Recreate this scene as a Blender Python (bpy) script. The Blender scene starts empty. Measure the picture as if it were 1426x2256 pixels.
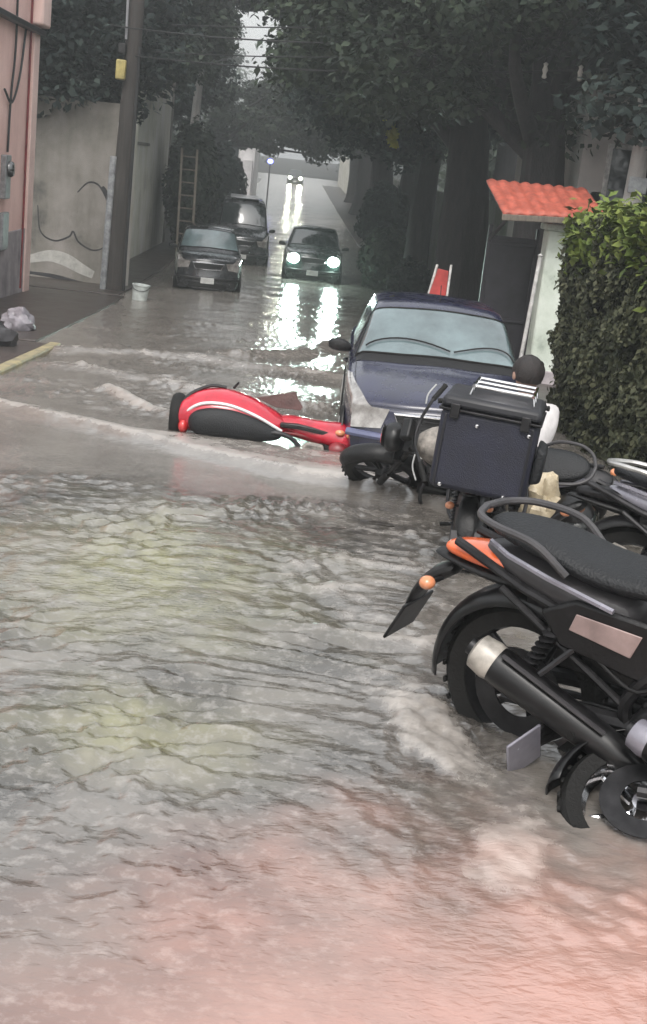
import bpy, math, random
import numpy as np
from mathutils import Vector, Matrix
R = math.radians
PI = math.pi
scene = bpy.context.scene
COL = scene.collection
rnd = random.Random(7)

# ------------------------------------------------------------------ ground profile: the street sags, then climbs far away
KY = [-50, 0, 5, 8, 12, 20, 30, 36, 45, 70, 100, 150, 235, 270]
KZ = [0.02, 0.01, 0, -.08, -.4, -.85, -1.2, -1.32, -1.38, -1.25, -.8, 0, 2.4, 3.4]
def zg(y):
    y = np.asarray(y, float)
    w = np.clip(0.15*np.abs(y)+.5, .5, 12)
    return np.mean([np.interp(y+w*t, KY, KZ) for t in np.linspace(-1, 1, 9)], axis=0)
def gz(y, d=.18): return float(zg(y))-d

# ------------------------------------------------------------------ vectorised 2D gradient noise
_pr = np.random.RandomState(3)
_perm = np.concatenate([_pr.permutation(256)]*2)
_ang = _pr.rand(256)*2*PI
def noise2(x, y):
    xi = np.floor(x).astype(int); yi = np.floor(y).astype(int)
    xf = x-xi; yf = y-yi
    u = xf*xf*xf*(xf*(xf*6-15)+10); v = yf*yf*yf*(yf*(yf*6-15)+10)
    def g(ix, iy, dx, dy):
        a = _ang[_perm[(_perm[ix & 255]+iy) & 255]]
        return np.cos(a)*dx+np.sin(a)*dy
    n00 = g(xi, yi, xf, yf); n10 = g(xi+1, yi, xf-1, yf)
    n01 = g(xi, yi+1, xf, yf-1); n11 = g(xi+1, yi+1, xf-1, yf-1)
    return (n00*(1-u)+n10*u)*(1-v)+(n01*(1-u)+n11*u)*v
def sstep(a, b, x):
    t = np.clip((x-a)/(b-a), 0, 1); return t*t*(3-2*t)

# ------------------------------------------------------------------ materials
def nodes_of(name):
    m = bpy.data.materials.new(name); m.use_nodes = True
    nt = m.node_tree; b = nt.nodes['Principled BSDF']
    return m, nt, b
def mat(name, col, rough=.5, metal=0., var=.25, scale=6., bump=.0, bscale=40., coat=0., col2=None, spec=.5, detail=6, stretch=None, streak=0):
    m, nt, b = nodes_of(name)
    N = nt.nodes.new; L = nt.links.new
    tc = N('ShaderNodeTexCoord'); mp = N('ShaderNodeMapping')
    L(tc.outputs['Object'], mp.inputs['Vector'])
    if stretch: mp.inputs['Scale'].default_value = stretch
    n = N('ShaderNodeTexNoise'); n.inputs['Scale'].default_value = scale; n.inputs['Detail'].default_value = detail
    n.inputs['Roughness'].default_value = .62
    L(mp.outputs['Vector'], n.inputs['Vector'])
    r = N('ShaderNodeValToRGB')
    c = np.array(col[:3]); c2 = np.array(col2[:3]) if col2 is not None else c*(1-var*1.3)
    r.color_ramp.elements[0].position = .32; r.color_ramp.elements[1].position = .68
    r.color_ramp.elements[0].color = (*c2, 1); r.color_ramp.elements[1].color = (*np.minimum(c*(1+var*.25), 1), 1)
    L(n.outputs['Fac'], r.inputs['Fac'])
    L(r.outputs['Color'], b.inputs['Base Color'])
    mr = N('ShaderNodeMapRange'); mr.inputs['To Min'].default_value = max(rough-.1*var*3, .02); mr.inputs['To Max'].default_value = min(rough+.12*var*3, 1)
    L(n.outputs['Fac'], mr.inputs['Value']); L(mr.outputs['Result'], b.inputs['Roughness'])
    b.inputs['Metallic'].default_value = metal
    b.inputs['Specular IOR Level'].default_value = spec
    if coat: b.inputs['Coat Weight'].default_value = coat; b.inputs['Coat Roughness'].default_value = .06
    if bump:
        n2 = N('ShaderNodeTexNoise'); n2.inputs['Scale'].default_value = bscale; n2.inputs['Detail'].default_value = 5
        L(mp.outputs['Vector'], n2.inputs['Vector'])
        bp = N('ShaderNodeBump'); bp.inputs['Strength'].default_value = bump; bp.inputs['Distance'].default_value = .02
        L(n2.outputs['Fac'], bp.inputs['Height']); L(bp.outputs['Normal'], b.inputs['Normal'])
    return m
def emit(name, col, strength):
    m, nt, b = nodes_of(name)
    b.inputs['Base Color'].default_value = (.8, .8, .8, 1)
    b.inputs['Emission Color'].default_value = (*col, 1); b.inputs['Emission Strength'].default_value = strength
    return m
def wallmat(name, col, dark, rough=.85, moss=None, scale=1.2):
    """rendered wall: big stains, vertical drip streaks, fine grain"""
    m, nt, b = nodes_of(name); N = nt.nodes.new; L = nt.links.new
    tc = N('ShaderNodeTexCoord')
    n = N('ShaderNodeTexNoise'); n.inputs['Scale'].default_value = scale; n.inputs['Detail'].default_value = 8; n.inputs['Roughness'].default_value = .65
    L(tc.outputs['Object'], n.inputs['Vector'])
    mp = N('ShaderNodeMapping'); mp.inputs['Scale'].default_value = (1.3, 1.3, .22)
    L(tc.outputs['Object'], mp.inputs['Vector'])
    n2 = N('ShaderNodeTexNoise'); n2.inputs['Scale'].default_value = 1.6; n2.inputs['Detail'].default_value = 6
    L(mp.outputs['Vector'], n2.inputs['Vector'])
    mx = N('ShaderNodeMath'); mx.operation = 'MULTIPLY_ADD'; mx.inputs[1].default_value = .40; mx.inputs[2].default_value = 0
    L(n2.outputs['Fac'], mx.inputs[0])
    ad = N('ShaderNodeMath'); ad.operation = 'MULTIPLY_ADD'; ad.inputs[1].default_value = .70
    L(n.outputs['Fac'], ad.inputs[0]); L(mx.outputs[0], ad.inputs[2])
    r = N('ShaderNodeValToRGB'); e = r.color_ramp.elements
    e[0].position = .42; e[0].color = (*dark, 1); e[1].position = .66; e[1].color = (*col, 1)
    if moss is not None:
        x = r.color_ramp.elements.new(.5); x.color = (*moss, 1)
    L(ad.outputs[0], r.inputs['Fac']); L(r.outputs['Color'], b.inputs['Base Color'])
    b.inputs['Roughness'].default_value = rough
    n3 = N('ShaderNodeTexNoise'); n3.inputs['Scale'].default_value = 45; n3.inputs['Detail'].default_value = 4
    L(tc.outputs['Object'], n3.inputs['Vector'])
    bp = N('ShaderNodeBump'); bp.inputs['Strength'].default_value = .35; bp.inputs['Distance'].default_value = .02
    L(n3.outputs['Fac'], bp.inputs['Height']); L(bp.outputs['Normal'], b.inputs['Normal'])
    return m
def leafmat(name, a, bcol, ccol, scale=1.5):
    m, nt, b = nodes_of(name); N = nt.nodes.new; L = nt.links.new
    tc = N('ShaderNodeTexCoord')
    n = N('ShaderNodeTexNoise'); n.inputs['Scale'].default_value = scale; n.inputs['Detail'].default_value = 4
    L(tc.outputs['Object'], n.inputs['Vector'])
    g = N('ShaderNodeNewGeometry')
    ad = N('ShaderNodeMath'); ad.operation = 'MULTIPLY_ADD'; ad.inputs[1].default_value = .35
    L(g.outputs['Random Per Island'], ad.inputs[0]); L(n.outputs['Fac'], ad.inputs[2])
    r = N('ShaderNodeValToRGB'); e = r.color_ramp.elements
    e[0].position = .35; e[0].color = (*a, 1); e[1].position = .9; e[1].color = (*ccol, 1)
    x = e.new(.62); x.color = (*bcol, 1)
    L(ad.outputs[0], r.inputs['Fac']); L(r.outputs['Color'], b.inputs['Base Color'])
    b.inputs['Roughness'].default_value = .6
    b.inputs['Specular IOR Level'].default_value = .18
    return m

M = {}
M['black'] = mat('black_plastic', (.007, .0065, .007), .42, spec=.35, var=.4, bump=.15, bscale=60)
M['gloss'] = mat('gloss_black', (.005, .0045, .005), .34, spec=.4, var=.5, scale=18, coat=.12)
M['rubber'] = mat('rubber', (.008, .0075, .007), .7, spec=.3, var=.4, bump=.3, bscale=80)
M['steel'] = mat('steel', (.42, .42, .44), .28, 1., var=.25, scale=12)
M['chrome'] = mat('chrome', (.72, .72, .74), .12, 1., var=.15)
M['dsteel'] = mat('dark_steel', (.035, .034, .036), .42, .7, var=.4, scale=14)
M['alum'] = mat('aluminium', (.52, .51, .49), .38, .85, var=.3, scale=10, bump=.1)
M['muffwhite'] = mat('muffler_cap', (.40, .37, .33), .35, .2, var=.6, scale=9)
M['greypl'] = mat('grey_plastic', (.05, .047, .05), .42, var=.3, bump=.1)
M['lilac'] = mat('lilac_grey_paint', (.26, .25, .29), .25, .3, var=.25, coat=.5)
M['seat'] = mat('seat_vinyl', (.009, .010, .012), .5, spec=.4, var=.4, bump=.4, bscale=110)
M['orange'] = mat('orange_lens', (.78, .14, .035), .15, var=.2, coat=.8)
M['redlens'] = mat('red_lens', (.5, .02, .02), .12, var=.2, coat=.8)
M['amber'] = mat('amber_lens', (.65, .25, .12), .18, var=.2, coat=.5)
M['pinkpanel'] = mat('dull_pink_panel', (.34, .25, .235), .35, var=.35, coat=.3)
M['bluetrim'] = mat('blue_trim', (.10, .11, .20), .2, .2, var=.2, coat=.6)
M['red'] = mat('red_paint', (.55, .012, .035), .18, .05, var=.3, coat=.8)
M['redd'] = mat('dark_red_plastic', (.22, .02, .025), .35, var=.4)
M['brownflap'] = mat('brown_flap', (.12, .075, .07), .55, var=.3, bump=.3)
M['navy'] = mat('navy_paint', (.014, .015, .045), .26, .0, var=.35, coat=.55, scale=4)
M['darkpaint'] = mat('charcoal_paint', (.03, .032, .036), .25, .2, var=.35, coat=.8)
M['greenpaint'] = mat('dark_green_paint', (.02, .035, .032), .25, .2, var=.35, coat=.8)
M['silver'] = mat('silver_paint', (.42, .42, .44), .3, .4, var=.25, coat=.6)
M['whitepaint'] = mat('white_paint', (.72, .72, .72), .3, 0, var=.15, coat=.5)
M['skyglass'] = mat('sky_pale_windscreen', (.13, .18, .19), .16, 0, var=.45, scale=1.6, coat=1., spec=.9)  # pale base colour paints in the sky reflected by the glass
M['glassdark'] = mat('dark_glass', (.02, .026, .028), .05, 0, var=.3, coat=1., spec=.9)
M['lampglass'] = mat('lamp_glass', (.40, .385, .37), .08, .35, var=.4, scale=9, coat=1., col2=(.15, .135, .125))
M['plate'] = mat('plate_white', (.55, .56, .55), .4, var=.25)
M['box'] = mat('box_fabric', (.011, .012, .026), .55, var=.35, bump=.35, bscale=180)
M['boxtrim'] = mat('box_trim', (.01, .01, .014), .45, var=.3)
M['mud'] = mat('mud_splashed_plastic', (.30, .27, .24), .6, var=.5, scale=14, col2=(.07, .065, .06), bump=.3)
M['trunk'] = mat('bark', (.028, .024, .025), .85, var=.6, scale=4, stretch=(3, 3, .5), bump=1., bscale=14)
M['trunkpale'] = mat('wet_bark_pale', (.24, .22, .20), .7, var=.5, scale=5, stretch=(3, 3, .6), bump=.8, bscale=16)
M['wood'] = mat('pole_wood', (.045, .038, .034), .8, var=.5, scale=3, stretch=(6, 6, .4), bump=.7, bscale=22)
M['woodlt'] = mat('ladder_wood', (.15, .125, .10), .75, var=.4, scale=6, stretch=(4, 4, 1), bump=.4)
M['concrete'] = wallmat('pole_concrete', (.42, .40, .38), (.26, .25, .24))
M['pink'] = wallmat('salmon_render', (.88, .60, .54), (.72, .46, .41), scale=.9)
M['pinkpale'] = wallmat('pale_salmon_render', (.88, .66, .60), (.72, .52, .47), scale=1.3)
M['pinkbase'] = wallmat('grey_stained_plinth', (.40, .36, .37), (.20, .18, .19), scale=2.2)
M['graywall'] = wallmat('grey_render', (.25, .23, .21), (.075, .072, .066), moss=(.16, .15, .13), scale=.7)
M['palewall'] = wallmat('pale_render', (.66, .63, .60), (.44, .42, .38), moss=(.56, .54, .46), scale=.8)
M['pillar'] = wallmat('pale_pillar', (.62, .66, .60), (.30, .34, .29), moss=(.48, .53, .46), scale=1.6)
M['house'] = wallmat('house_grey', (.40, .37, .355), (.26, .24, .225), scale=.8)
M['farwall'] = wallmat('far_wall', (.20, .19, .18), (.10, .10, .095), moss=(.12, .14, .10), scale=.6)
M['farwhite'] = wallmat('far_white', (.72, .70, .70), (.50, .49, .49), scale=.9)
M['graf'] = mat('graffiti_black', (.035, .033, .036), .7, var=.5, scale=9)
M['grafgrey'] = mat('graffiti_grey', (.42, .41, .38), .75, var=.3, scale=5)
M['asphalt'] = mat('asphalt', (.05, .048, .046), .75, var=.35, scale=30, bump=.5, bscale=120)
M['pave'] = mat('wet_pavement', (.06, .048, .043), .34, var=.5, scale=2.2, bump=.4, bscale=30)
M['kerb'] = mat('kerb_concrete', (.26, .24, .21), .5, var=.5, scale=5, bump=.4)
M['kerby'] = mat('kerb_yellow', (.40, .34, .18), .45, var=.5, scale=5, col2=(.16, .145, .11), bump=.3)
M['awning'] = mat('red_tiles', (.42, .095, .06), .6, var=.4, scale=7, bump=.5, bscale=22)
M['redboard'] = mat('red_board', (.42, .05, .045), .45, var=.35, scale=6)
M['gate'] = mat('dark_gate', (.022, .02, .026), .45, .2, var=.4, scale=5)
M['postwhite'] = mat('white_post', (.58, .57, .55), .5, var=.4, scale=8)
M['bucket'] = mat('white_bucket', (.55, .60, .58), .4, var=.3, scale=8)
M['bag'] = mat('plastic_bag', (.30, .28, .31), .35, var=.35, scale=8, bump=.3)
M['bagcream'] = mat('cream_bag', (.50, .42, .29), .4, var=.35, scale=9, bump=.3)
M['yellow'] = mat('yellow_box', (.40, .33, .11), .5, var=.4, scale=6)
M['wire'] = mat('cable_black', (.012, .012, .013), .6, var=.2)
M['cable_grey'] = mat('cable_grey', (.20, .20, .21), .5, var=.2)
M['meter'] = mat('meter_grey', (.30, .31, .32), .4, .3, var=.4, scale=8)
M['skin'] = mat('skin', (.36, .22, .17), .5, var=.12, scale=10)
M['hair'] = mat('hair', (.018, .012, .011), .45, var=.5, scale=40, bump=.6, bscale=160)
M['shirt'] = mat('white_shirt', (.62, .60, .60), .8, var=.2, scale=5, bump=.4, bscale=22)
M['trousers'] = mat('dark_trousers', (.03, .032, .045), .85, var=.3, scale=8, bump=.4, bscale=30)
M['ceramic'] = mat('insulator', (.62, .60, .55), .25, var=.25)
M['leaf'] = leafmat('leaf_dark', (.012, .018, .014), (.024, .036, .024), (.045, .06, .038))
M['leaf2'] = leafmat('leaf_mid', (.014, .022, .016), (.030, .044, .027), (.055, .075, .042))
M['leaf3'] = leafmat('leaf_bluish', (.010, .016, .016), (.020, .030, .028), (.036, .050, .042))
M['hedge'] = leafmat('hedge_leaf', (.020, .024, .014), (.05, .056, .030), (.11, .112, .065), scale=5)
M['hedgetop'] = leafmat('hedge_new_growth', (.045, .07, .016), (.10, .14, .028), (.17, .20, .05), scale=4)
M['hedgecore'] = mat('hedge_branches', (.02, .02, .014), .9, var=.5, scale=9)
M['yleaf'] = leafmat('yellow_leaf', (.30, .30, .03), (.45, .45, .06), (.60, .58, .12), scale=8)
M['lampw'] = emit('headlamp_glow', (.72, 1., .88), 90)
M['lampy'] = emit('headlamp_far', (.95, 1., .72), 110)
M['lampb'] = emit('blue_lamp', (.10, .12, 1.), 9)
M['foamdrop'] = mat('foam_spray', (.62, .58, .55), .35, var=.25, scale=10)

# ------------------------------------------------------------------ mesh helpers
class MB:
    def __init__(s): s.v = []; s.f = []
    def add(s, v, f):
        o = len(s.v); s.v += [tuple(map(float, p)) for p in v]; s.f += [tuple(i+o for i in q) for q in f]; return s
    def box(s, c, d, rot=None, taper=1.):
        x, y, z = d[0]/2, d[1]/2, d[2]/2
        p = [(-x,-y,-z),(x,-y,-z),(x,y,-z),(-x,y,-z),(-x*taper,-y*taper,z),(x*taper,-y*taper,z),(x*taper,y*taper,z),(-x*taper,y*taper,z)]
        m = rot if rot is not None else Matrix.Identity(3)
        p = [tuple(m @ Vector(q)+Vector(c)) for q in p]
        return s.add(p, [(0,3,2,1),(4,5,6,7),(0,1,5,4),(1,2,6,5),(2,3,7,6),(3,0,4,7)])
    def tube(s, path, r, n=10, cap=True, flat=1.):
        path = [Vector(p) for p in path]; k = len(path)
        if not hasattr(r, '__len__'): r = [r]*k
        v = []; f = []
        up = None
        for i, p in enumerate(path):
            t = (path[min(i+1, k-1)]-path[max(i-1, 0)]).normalized()
            if up is None:
                a = Vector((0,0,1)) if abs(t.z) < .9 else Vector((1,0,0))
                up = (a-t*a.dot(t)).normalized()
            else: up = (up-t*up.dot(t)).normalized()
            b = t.cross(up)
            for j in range(n):
                an = 2*PI*j/n
                v.append(p+up*math.cos(an)*r[i]*flat+b*math.sin(an)*r[i])
        for i in range(k-1):
            for j in range(n):
                f.append((i*n+j, i*n+(j+1)%n, (i+1)*n+(j+1)%n, (i+1)*n+j))
        if cap: f.append(tuple(range(n))[::-1]); f.append(tuple((k-1)*n+j for j in range(n)))
        return s.add(v, f)
    def lathe(s, prof, n=32, c=(0,0,0), axis='z', closed=False):
        """prof: list of (radius, height)"""
        v = []; f = []; k = len(prof)
        for rr, h in prof:
            for j in range(n):
                a = 2*PI*j/n
                q = (rr*math.cos(a), rr*math.sin(a), h)
                if axis == 'y': q = (q[0], q[2], q[1])
                elif axis == 'x': q = (q[2], q[0], q[1])
                v.append((q[0]+c[0], q[1]+c[1], q[2]+c[2]))
        kk = k if closed else k-1
        for i in range(kk):
            i2 = (i+1) % k
            for j in range(n):
                f.append((i*n+j, i*n+(j+1)%n, i2*n+(j+1)%n, i2*n+j))
        if not closed:
            f.append(tuple(range(n))[::-1]); f.append(tuple((k-1)*n+j for j in range(n)))
        return s.add(v, f)
    def ell(s, c, r, nu=16, nv=10, rot=None):
        v = []; f = []
        for i in range(nv+1):
            t = PI*i/nv
            for j in range(nu):
                a = 2*PI*j/nu
                q = Vector((r[0]*math.sin(t)*math.cos(a), r[1]*math.sin(t)*math.sin(a), r[2]*math.cos(t)))
                if rot is not None: q = rot @ q
                v.append(q+Vector(c))
        for i in range(nv):
            for j in range(nu):
                f.append((i*nu+j, (i+1)*nu+j, (i+1)*nu+(j+1)%nu, i*nu+(j+1)%nu))
        return s.add(v, f)
    def loft(s, secs, cap=True, close=True):
        """secs: list of equal length point loops"""
        n = len(secs[0]); v = [p for q in secs for p in q]; f = []
        for i in range(len(secs)-1):
            for j in range(n if close else n-1):
                f.append((i*n+j, i*n+(j+1)%n, (i+1)*n+(j+1)%n, (i+1)*n+j))
        if cap and close: f.append(tuple(range(n))[::-1]); f.append(tuple((len(secs)-1)*n+j for j in range(n)))
        return s.add(v, f)
    def grid(s, P):
        """P: array nu x nv x 3"""
        a, b = P.shape[:2]
        return s.add(P.reshape(-1, 3), [(i*b+j, i*b+j+1, (i+1)*b+j+1, (i+1)*b+j) for i in range(a-1) for j in range(b-1)])
    def prism(s, outline, axis, a, b):
        """outline of 2D points in the other two axes; extruded along axis from a to b"""
        def mk(p, h): return {'x': (h, p[0], p[1]), 'y': (p[0], h, p[1]), 'z': (p[0], p[1], h)}[axis]
        n = len(outline)
        v = [mk(p, a) for p in outline]+[mk(p, b) for p in outline]
        f = [tuple(range(n)), tuple(range(n, 2*n))[::-1]]+[(i, n+i, n+(i+1)%n, (i+1)%n) for i in range(n)]
        return s.add(v, f)
    def build(s, name, m, parent=None, smooth=40, bevel=0, sub=0, fix=True):
        me = bpy.data.meshes.new(name); me.from_pydata(s.v, [], s.f); me.update()
        if fix:
            import bmesh
            bm = bmesh.new(); bm.from_mesh(me); bmesh.ops.recalc_face_normals(bm, faces=bm.faces); bm.to_mesh(me); bm.free()
        me.materials.append(M[m] if isinstance(m, str) else m)
        o = bpy.data.objects.new(name, me); COL.objects.link(o)
        if smooth:
            me.polygons.foreach_set('use_smooth', [True]*len(me.polygons))
            me.set_sharp_from_angle(angle=R(smooth))
        if bevel:
            b = o.modifiers.new('b', 'BEVEL'); b.width = bevel; b.segments = 2; b.limit_method = 'ANGLE'; b.angle_limit = R(35)
        if sub:
            b = o.modifiers.new('s', 'SUBSURF'); b.levels = sub; b.render_levels = sub
        if parent is not None: o.parent = parent
        return o
def quads(name, V, m, parent=None, smooth=False):
    """V: n x 4 x 3 numpy, one loose quad per leaf"""
    n = len(V); me = bpy.data.meshes.new(name)
    me.vertices.add(n*4); me.loops.add(n*4); me.polygons.add(n)
    me.vertices.foreach_set('co', V.reshape(-1).astype(np.float32))
    me.loops.foreach_set('vertex_index', np.arange(n*4, dtype=np.int32))
    me.polygons.foreach_set('loop_start', np.arange(0, n*4, 4, dtype=np.int32))
    me.update(); me.validate()
    me.materials.append(M[m])
    o = bpy.data.objects.new(name, me); COL.objects.link(o)
    if parent is not None: o.parent = parent
    return o
def thing(name, label, cat, loc=(0,0,0), rot=(0,0,0), group=None, mtx=None):
    o = bpy.data.objects.new(name, None); COL.objects.link(o)
    o.location = loc; o.rotation_euler = rot
    if mtx is not None: o.matrix_world = mtx
    tag(o, label, cat, group); return o
def tag(o, label=None, cat=None, group=None, kind=None):
    if label: o['label'] = label
    if cat: o['category'] = cat
    if group: o['group'] = group
    if kind: o['kind'] = kind
    return o
def copy_tree(o, parent=None):
    c = o.copy(); COL.objects.link(c)
    if parent is not None: c.parent = parent
    for ch in list(o.children): copy_tree(ch, c)
    return c
def recolor(root, name, m):
    for ch in root.children_recursive:
        if ch.name.split('.')[0] == name:
            ch.data = ch.data.copy(); ch.data.materials.clear(); ch.data.materials.append(M[m])
def arc(c, r, a0, a1, n, plane='xz'):
    out = []
    for i in range(n):
        a = R(a0+(a1-a0)*i/(n-1))
        p = (r*math.cos(a), r*math.sin(a))
        out.append((c[0]+p[0], c[1], c[2]+p[1]) if plane == 'xz' else (c[0]+p[0], c[1]+p[1], c[2]))
    return out
def bez(p, n=12):
    """Catmull-Rom through points"""
    p = [np.array(q, float) for q in p]; q = [2*p[0]-p[1]]+p+[2*p[-1]-p[-2]]; out = []
    for i in range(1, len(q)-2):
        for t in np.linspace(0, 1, n, endpoint=(i == len(q)-3)):
            a, b, c, d = q[i-1:i+3]
            out.append(tuple(.5*((2*b)+(-a+c)*t+(2*a-5*b+4*c-d)*t*t+(-a+3*b-3*c+d)*t**3)))
    return out

# ------------------------------------------------------------------ camera
F_, CH, PITCH, ROLL, YAW = 2800., 2.1, R(15.1), R(6.3), R(2.8975579606557957)
fv = Vector((math.sin(YAW)*math.cos(PITCH), math.cos(YAW)*math.cos(PITCH), -math.sin(PITCH)))
rv = Vector((math.cos(YAW), -math.sin(YAW), 0)); uv = rv.cross(fv)
r2 = rv*math.cos(ROLL)+uv*math.sin(ROLL); u2 = uv*math.cos(ROLL)-rv*math.sin(ROLL)
cam = bpy.data.cameras.new('camera'); co = bpy.data.objects.new('camera', cam); COL.objects.link(co)
mw = Matrix(((r2.x, u2.x, -fv.x, 0), (r2.y, u2.y, -fv.y, 0), (r2.z, u2.z, -fv.z, CH), (0, 0, 0, 1)))
co.matrix_world = mw
cam.sensor_fit = 'VERTICAL'; cam.sensor_height = 36; cam.lens = F_/2256*36; cam.clip_end = 3000; cam.clip_start = .05
scene.camera = co

# ------------------------------------------------------------------ setting: ground, pavements, water
ys = np.concatenate([np.arange(-60, 60, 1.5), np.arange(60, 260, 6), [262.]])
xs = np.array([-150, -60, -12, -6, -3, 0, 3, 6, 12, 60, 150.])
P = np.zeros((len(ys), len(xs), 3)); P[..., 0] = xs[None]; P[..., 1] = ys[:, None]; P[..., 2] = (zg(ys)-.2)[:, None]
g = MB().grid(P).build('street_ground', 'asphalt', smooth=60); tag(g, kind='structure')

def slab(name, x0, x1, y0, y1, top, m, n=24):
    b = MB(); secs = []
    for y in np.linspace(y0, y1, n):
        z = float(zg(y)); secs.append([(x0, y, z-.35), (x1, y, z-.35), (x1, y, z+top), (x0, y, z+top)])
    b.loft(secs); o = b.build(name, m, smooth=30, bevel=.012); tag(o, kind='structure'); return o
pv = slab('pavement', -9, -3.21, 6, 18, .035, 'pave')
kb = MB(); secs = []
for y in np.linspace(6, 18.06, 24):
    z = float(zg(y)); secs.append([(-3.206, y, z-.35), (-3.03, y, z-.35), (-3.045, y, z+.055), (-3.206, y, z+.055)])
kb.loft(secs); kb = kb.build('kerb', 'kerby', smooth=30, bevel=.02); tag(kb, kind='structure')
slab('pavement.001', -9, -3.62, 28.6, 150, .04, 'pave', 60)
slab('pavement.002', 3.35, 9, 15.6, 150, .03, 'pave', 60)
slab('tree_reflection_standin', -9, -3.45, 18.3, 28.4, .03, 'pave')  # dark slab above the flood, standing in for water mirroring dark trees

def water_h(x, y):
    # local amplitude
    amp = np.ones_like(x)
    calm = sstep(8.3, 8.9, y+.35*noise2(x*.9, y*.9))*(1-sstep(11.2, 12.2, y+.35*(x)))   # smooth sheet below the foam line
    amp *= 1-.86*calm
    amp *= .12+.88*sstep(2.7, 4.3, y+.55*noise2(x*1.1+5, y*1.1))                            # flattens at the viewer's feet
    far = sstep(12, 30, y)
    wx = x+.18*noise2(x*1.3, y*1.3); wy = y+.20*noise2(x*1.1+9, y*1.1+4)
    # crest direction turns from across the street (left) to diagonal (right)
    th = R(4)+R(44)*sstep(-.5, .9, x+.25*noise2(x*.8, y*.6+7))
    ca, sa = np.cos(th), np.sin(th)
    p = wx*ca-(wy-4)*sa; q = wx*sa+(wy-4)*ca
    def ridge(a_, b_): return .5-2.2*np.abs(noise2(a_, b_))
    h = .012*noise2(p*1.7, q*2.4)+.017*noise2(p*3.0+7, q*4.6+1)+.024*noise2(p*5.4+3, q*7.8+5)+.021*noise2(p*9.5+3, q*13+5)+.011*noise2(p*17, q*23)+.004*noise2(p*33+9, q*44)
    h = np.where(h > .005, .005+(h-.005)*1.15, h)
    patch = .32+.95*sstep(-.25, .32, noise2(x*1.1+11, y*.9+2))
    patch = patch*(1+.75*np.exp(-((x-.15)/.65)**2-((y-4.5)/1.1)**2))
    h = h*patch
    h *= amp*(1-.45*far)
    h += .03*noise2(x*.7, y*.8+3)*(1-.5*calm)*(.4+.6*sstep(3, 6, y))
    h += far*.035*noise2(x*.5, y*1.1)
    return h
def seg_dist(x, y, pts):
    best = np.full_like(x, 1e9); along = np.zeros_like(x)
    for k in range(len(pts)-1):
        a = np.array(pts[k]); b = np.array(pts[k+1]); d = b-a; L2 = (d**2).sum()
        t = np.clip(((x-a[0])*d[0]+(y-a[1])*d[1])/L2, 0, 1)
        dx = x-a[0]-t*d[0]; dy = y-a[1]-t*d[1]
        s = np.sign(d[0]*dy-d[1]*dx)*np.sqrt(dx*dx+dy*dy)
        m = np.abs(s) < np.abs(best); best = np.where(m, s, best); along = np.where(m, k+t, along)
    return best, along
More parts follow.
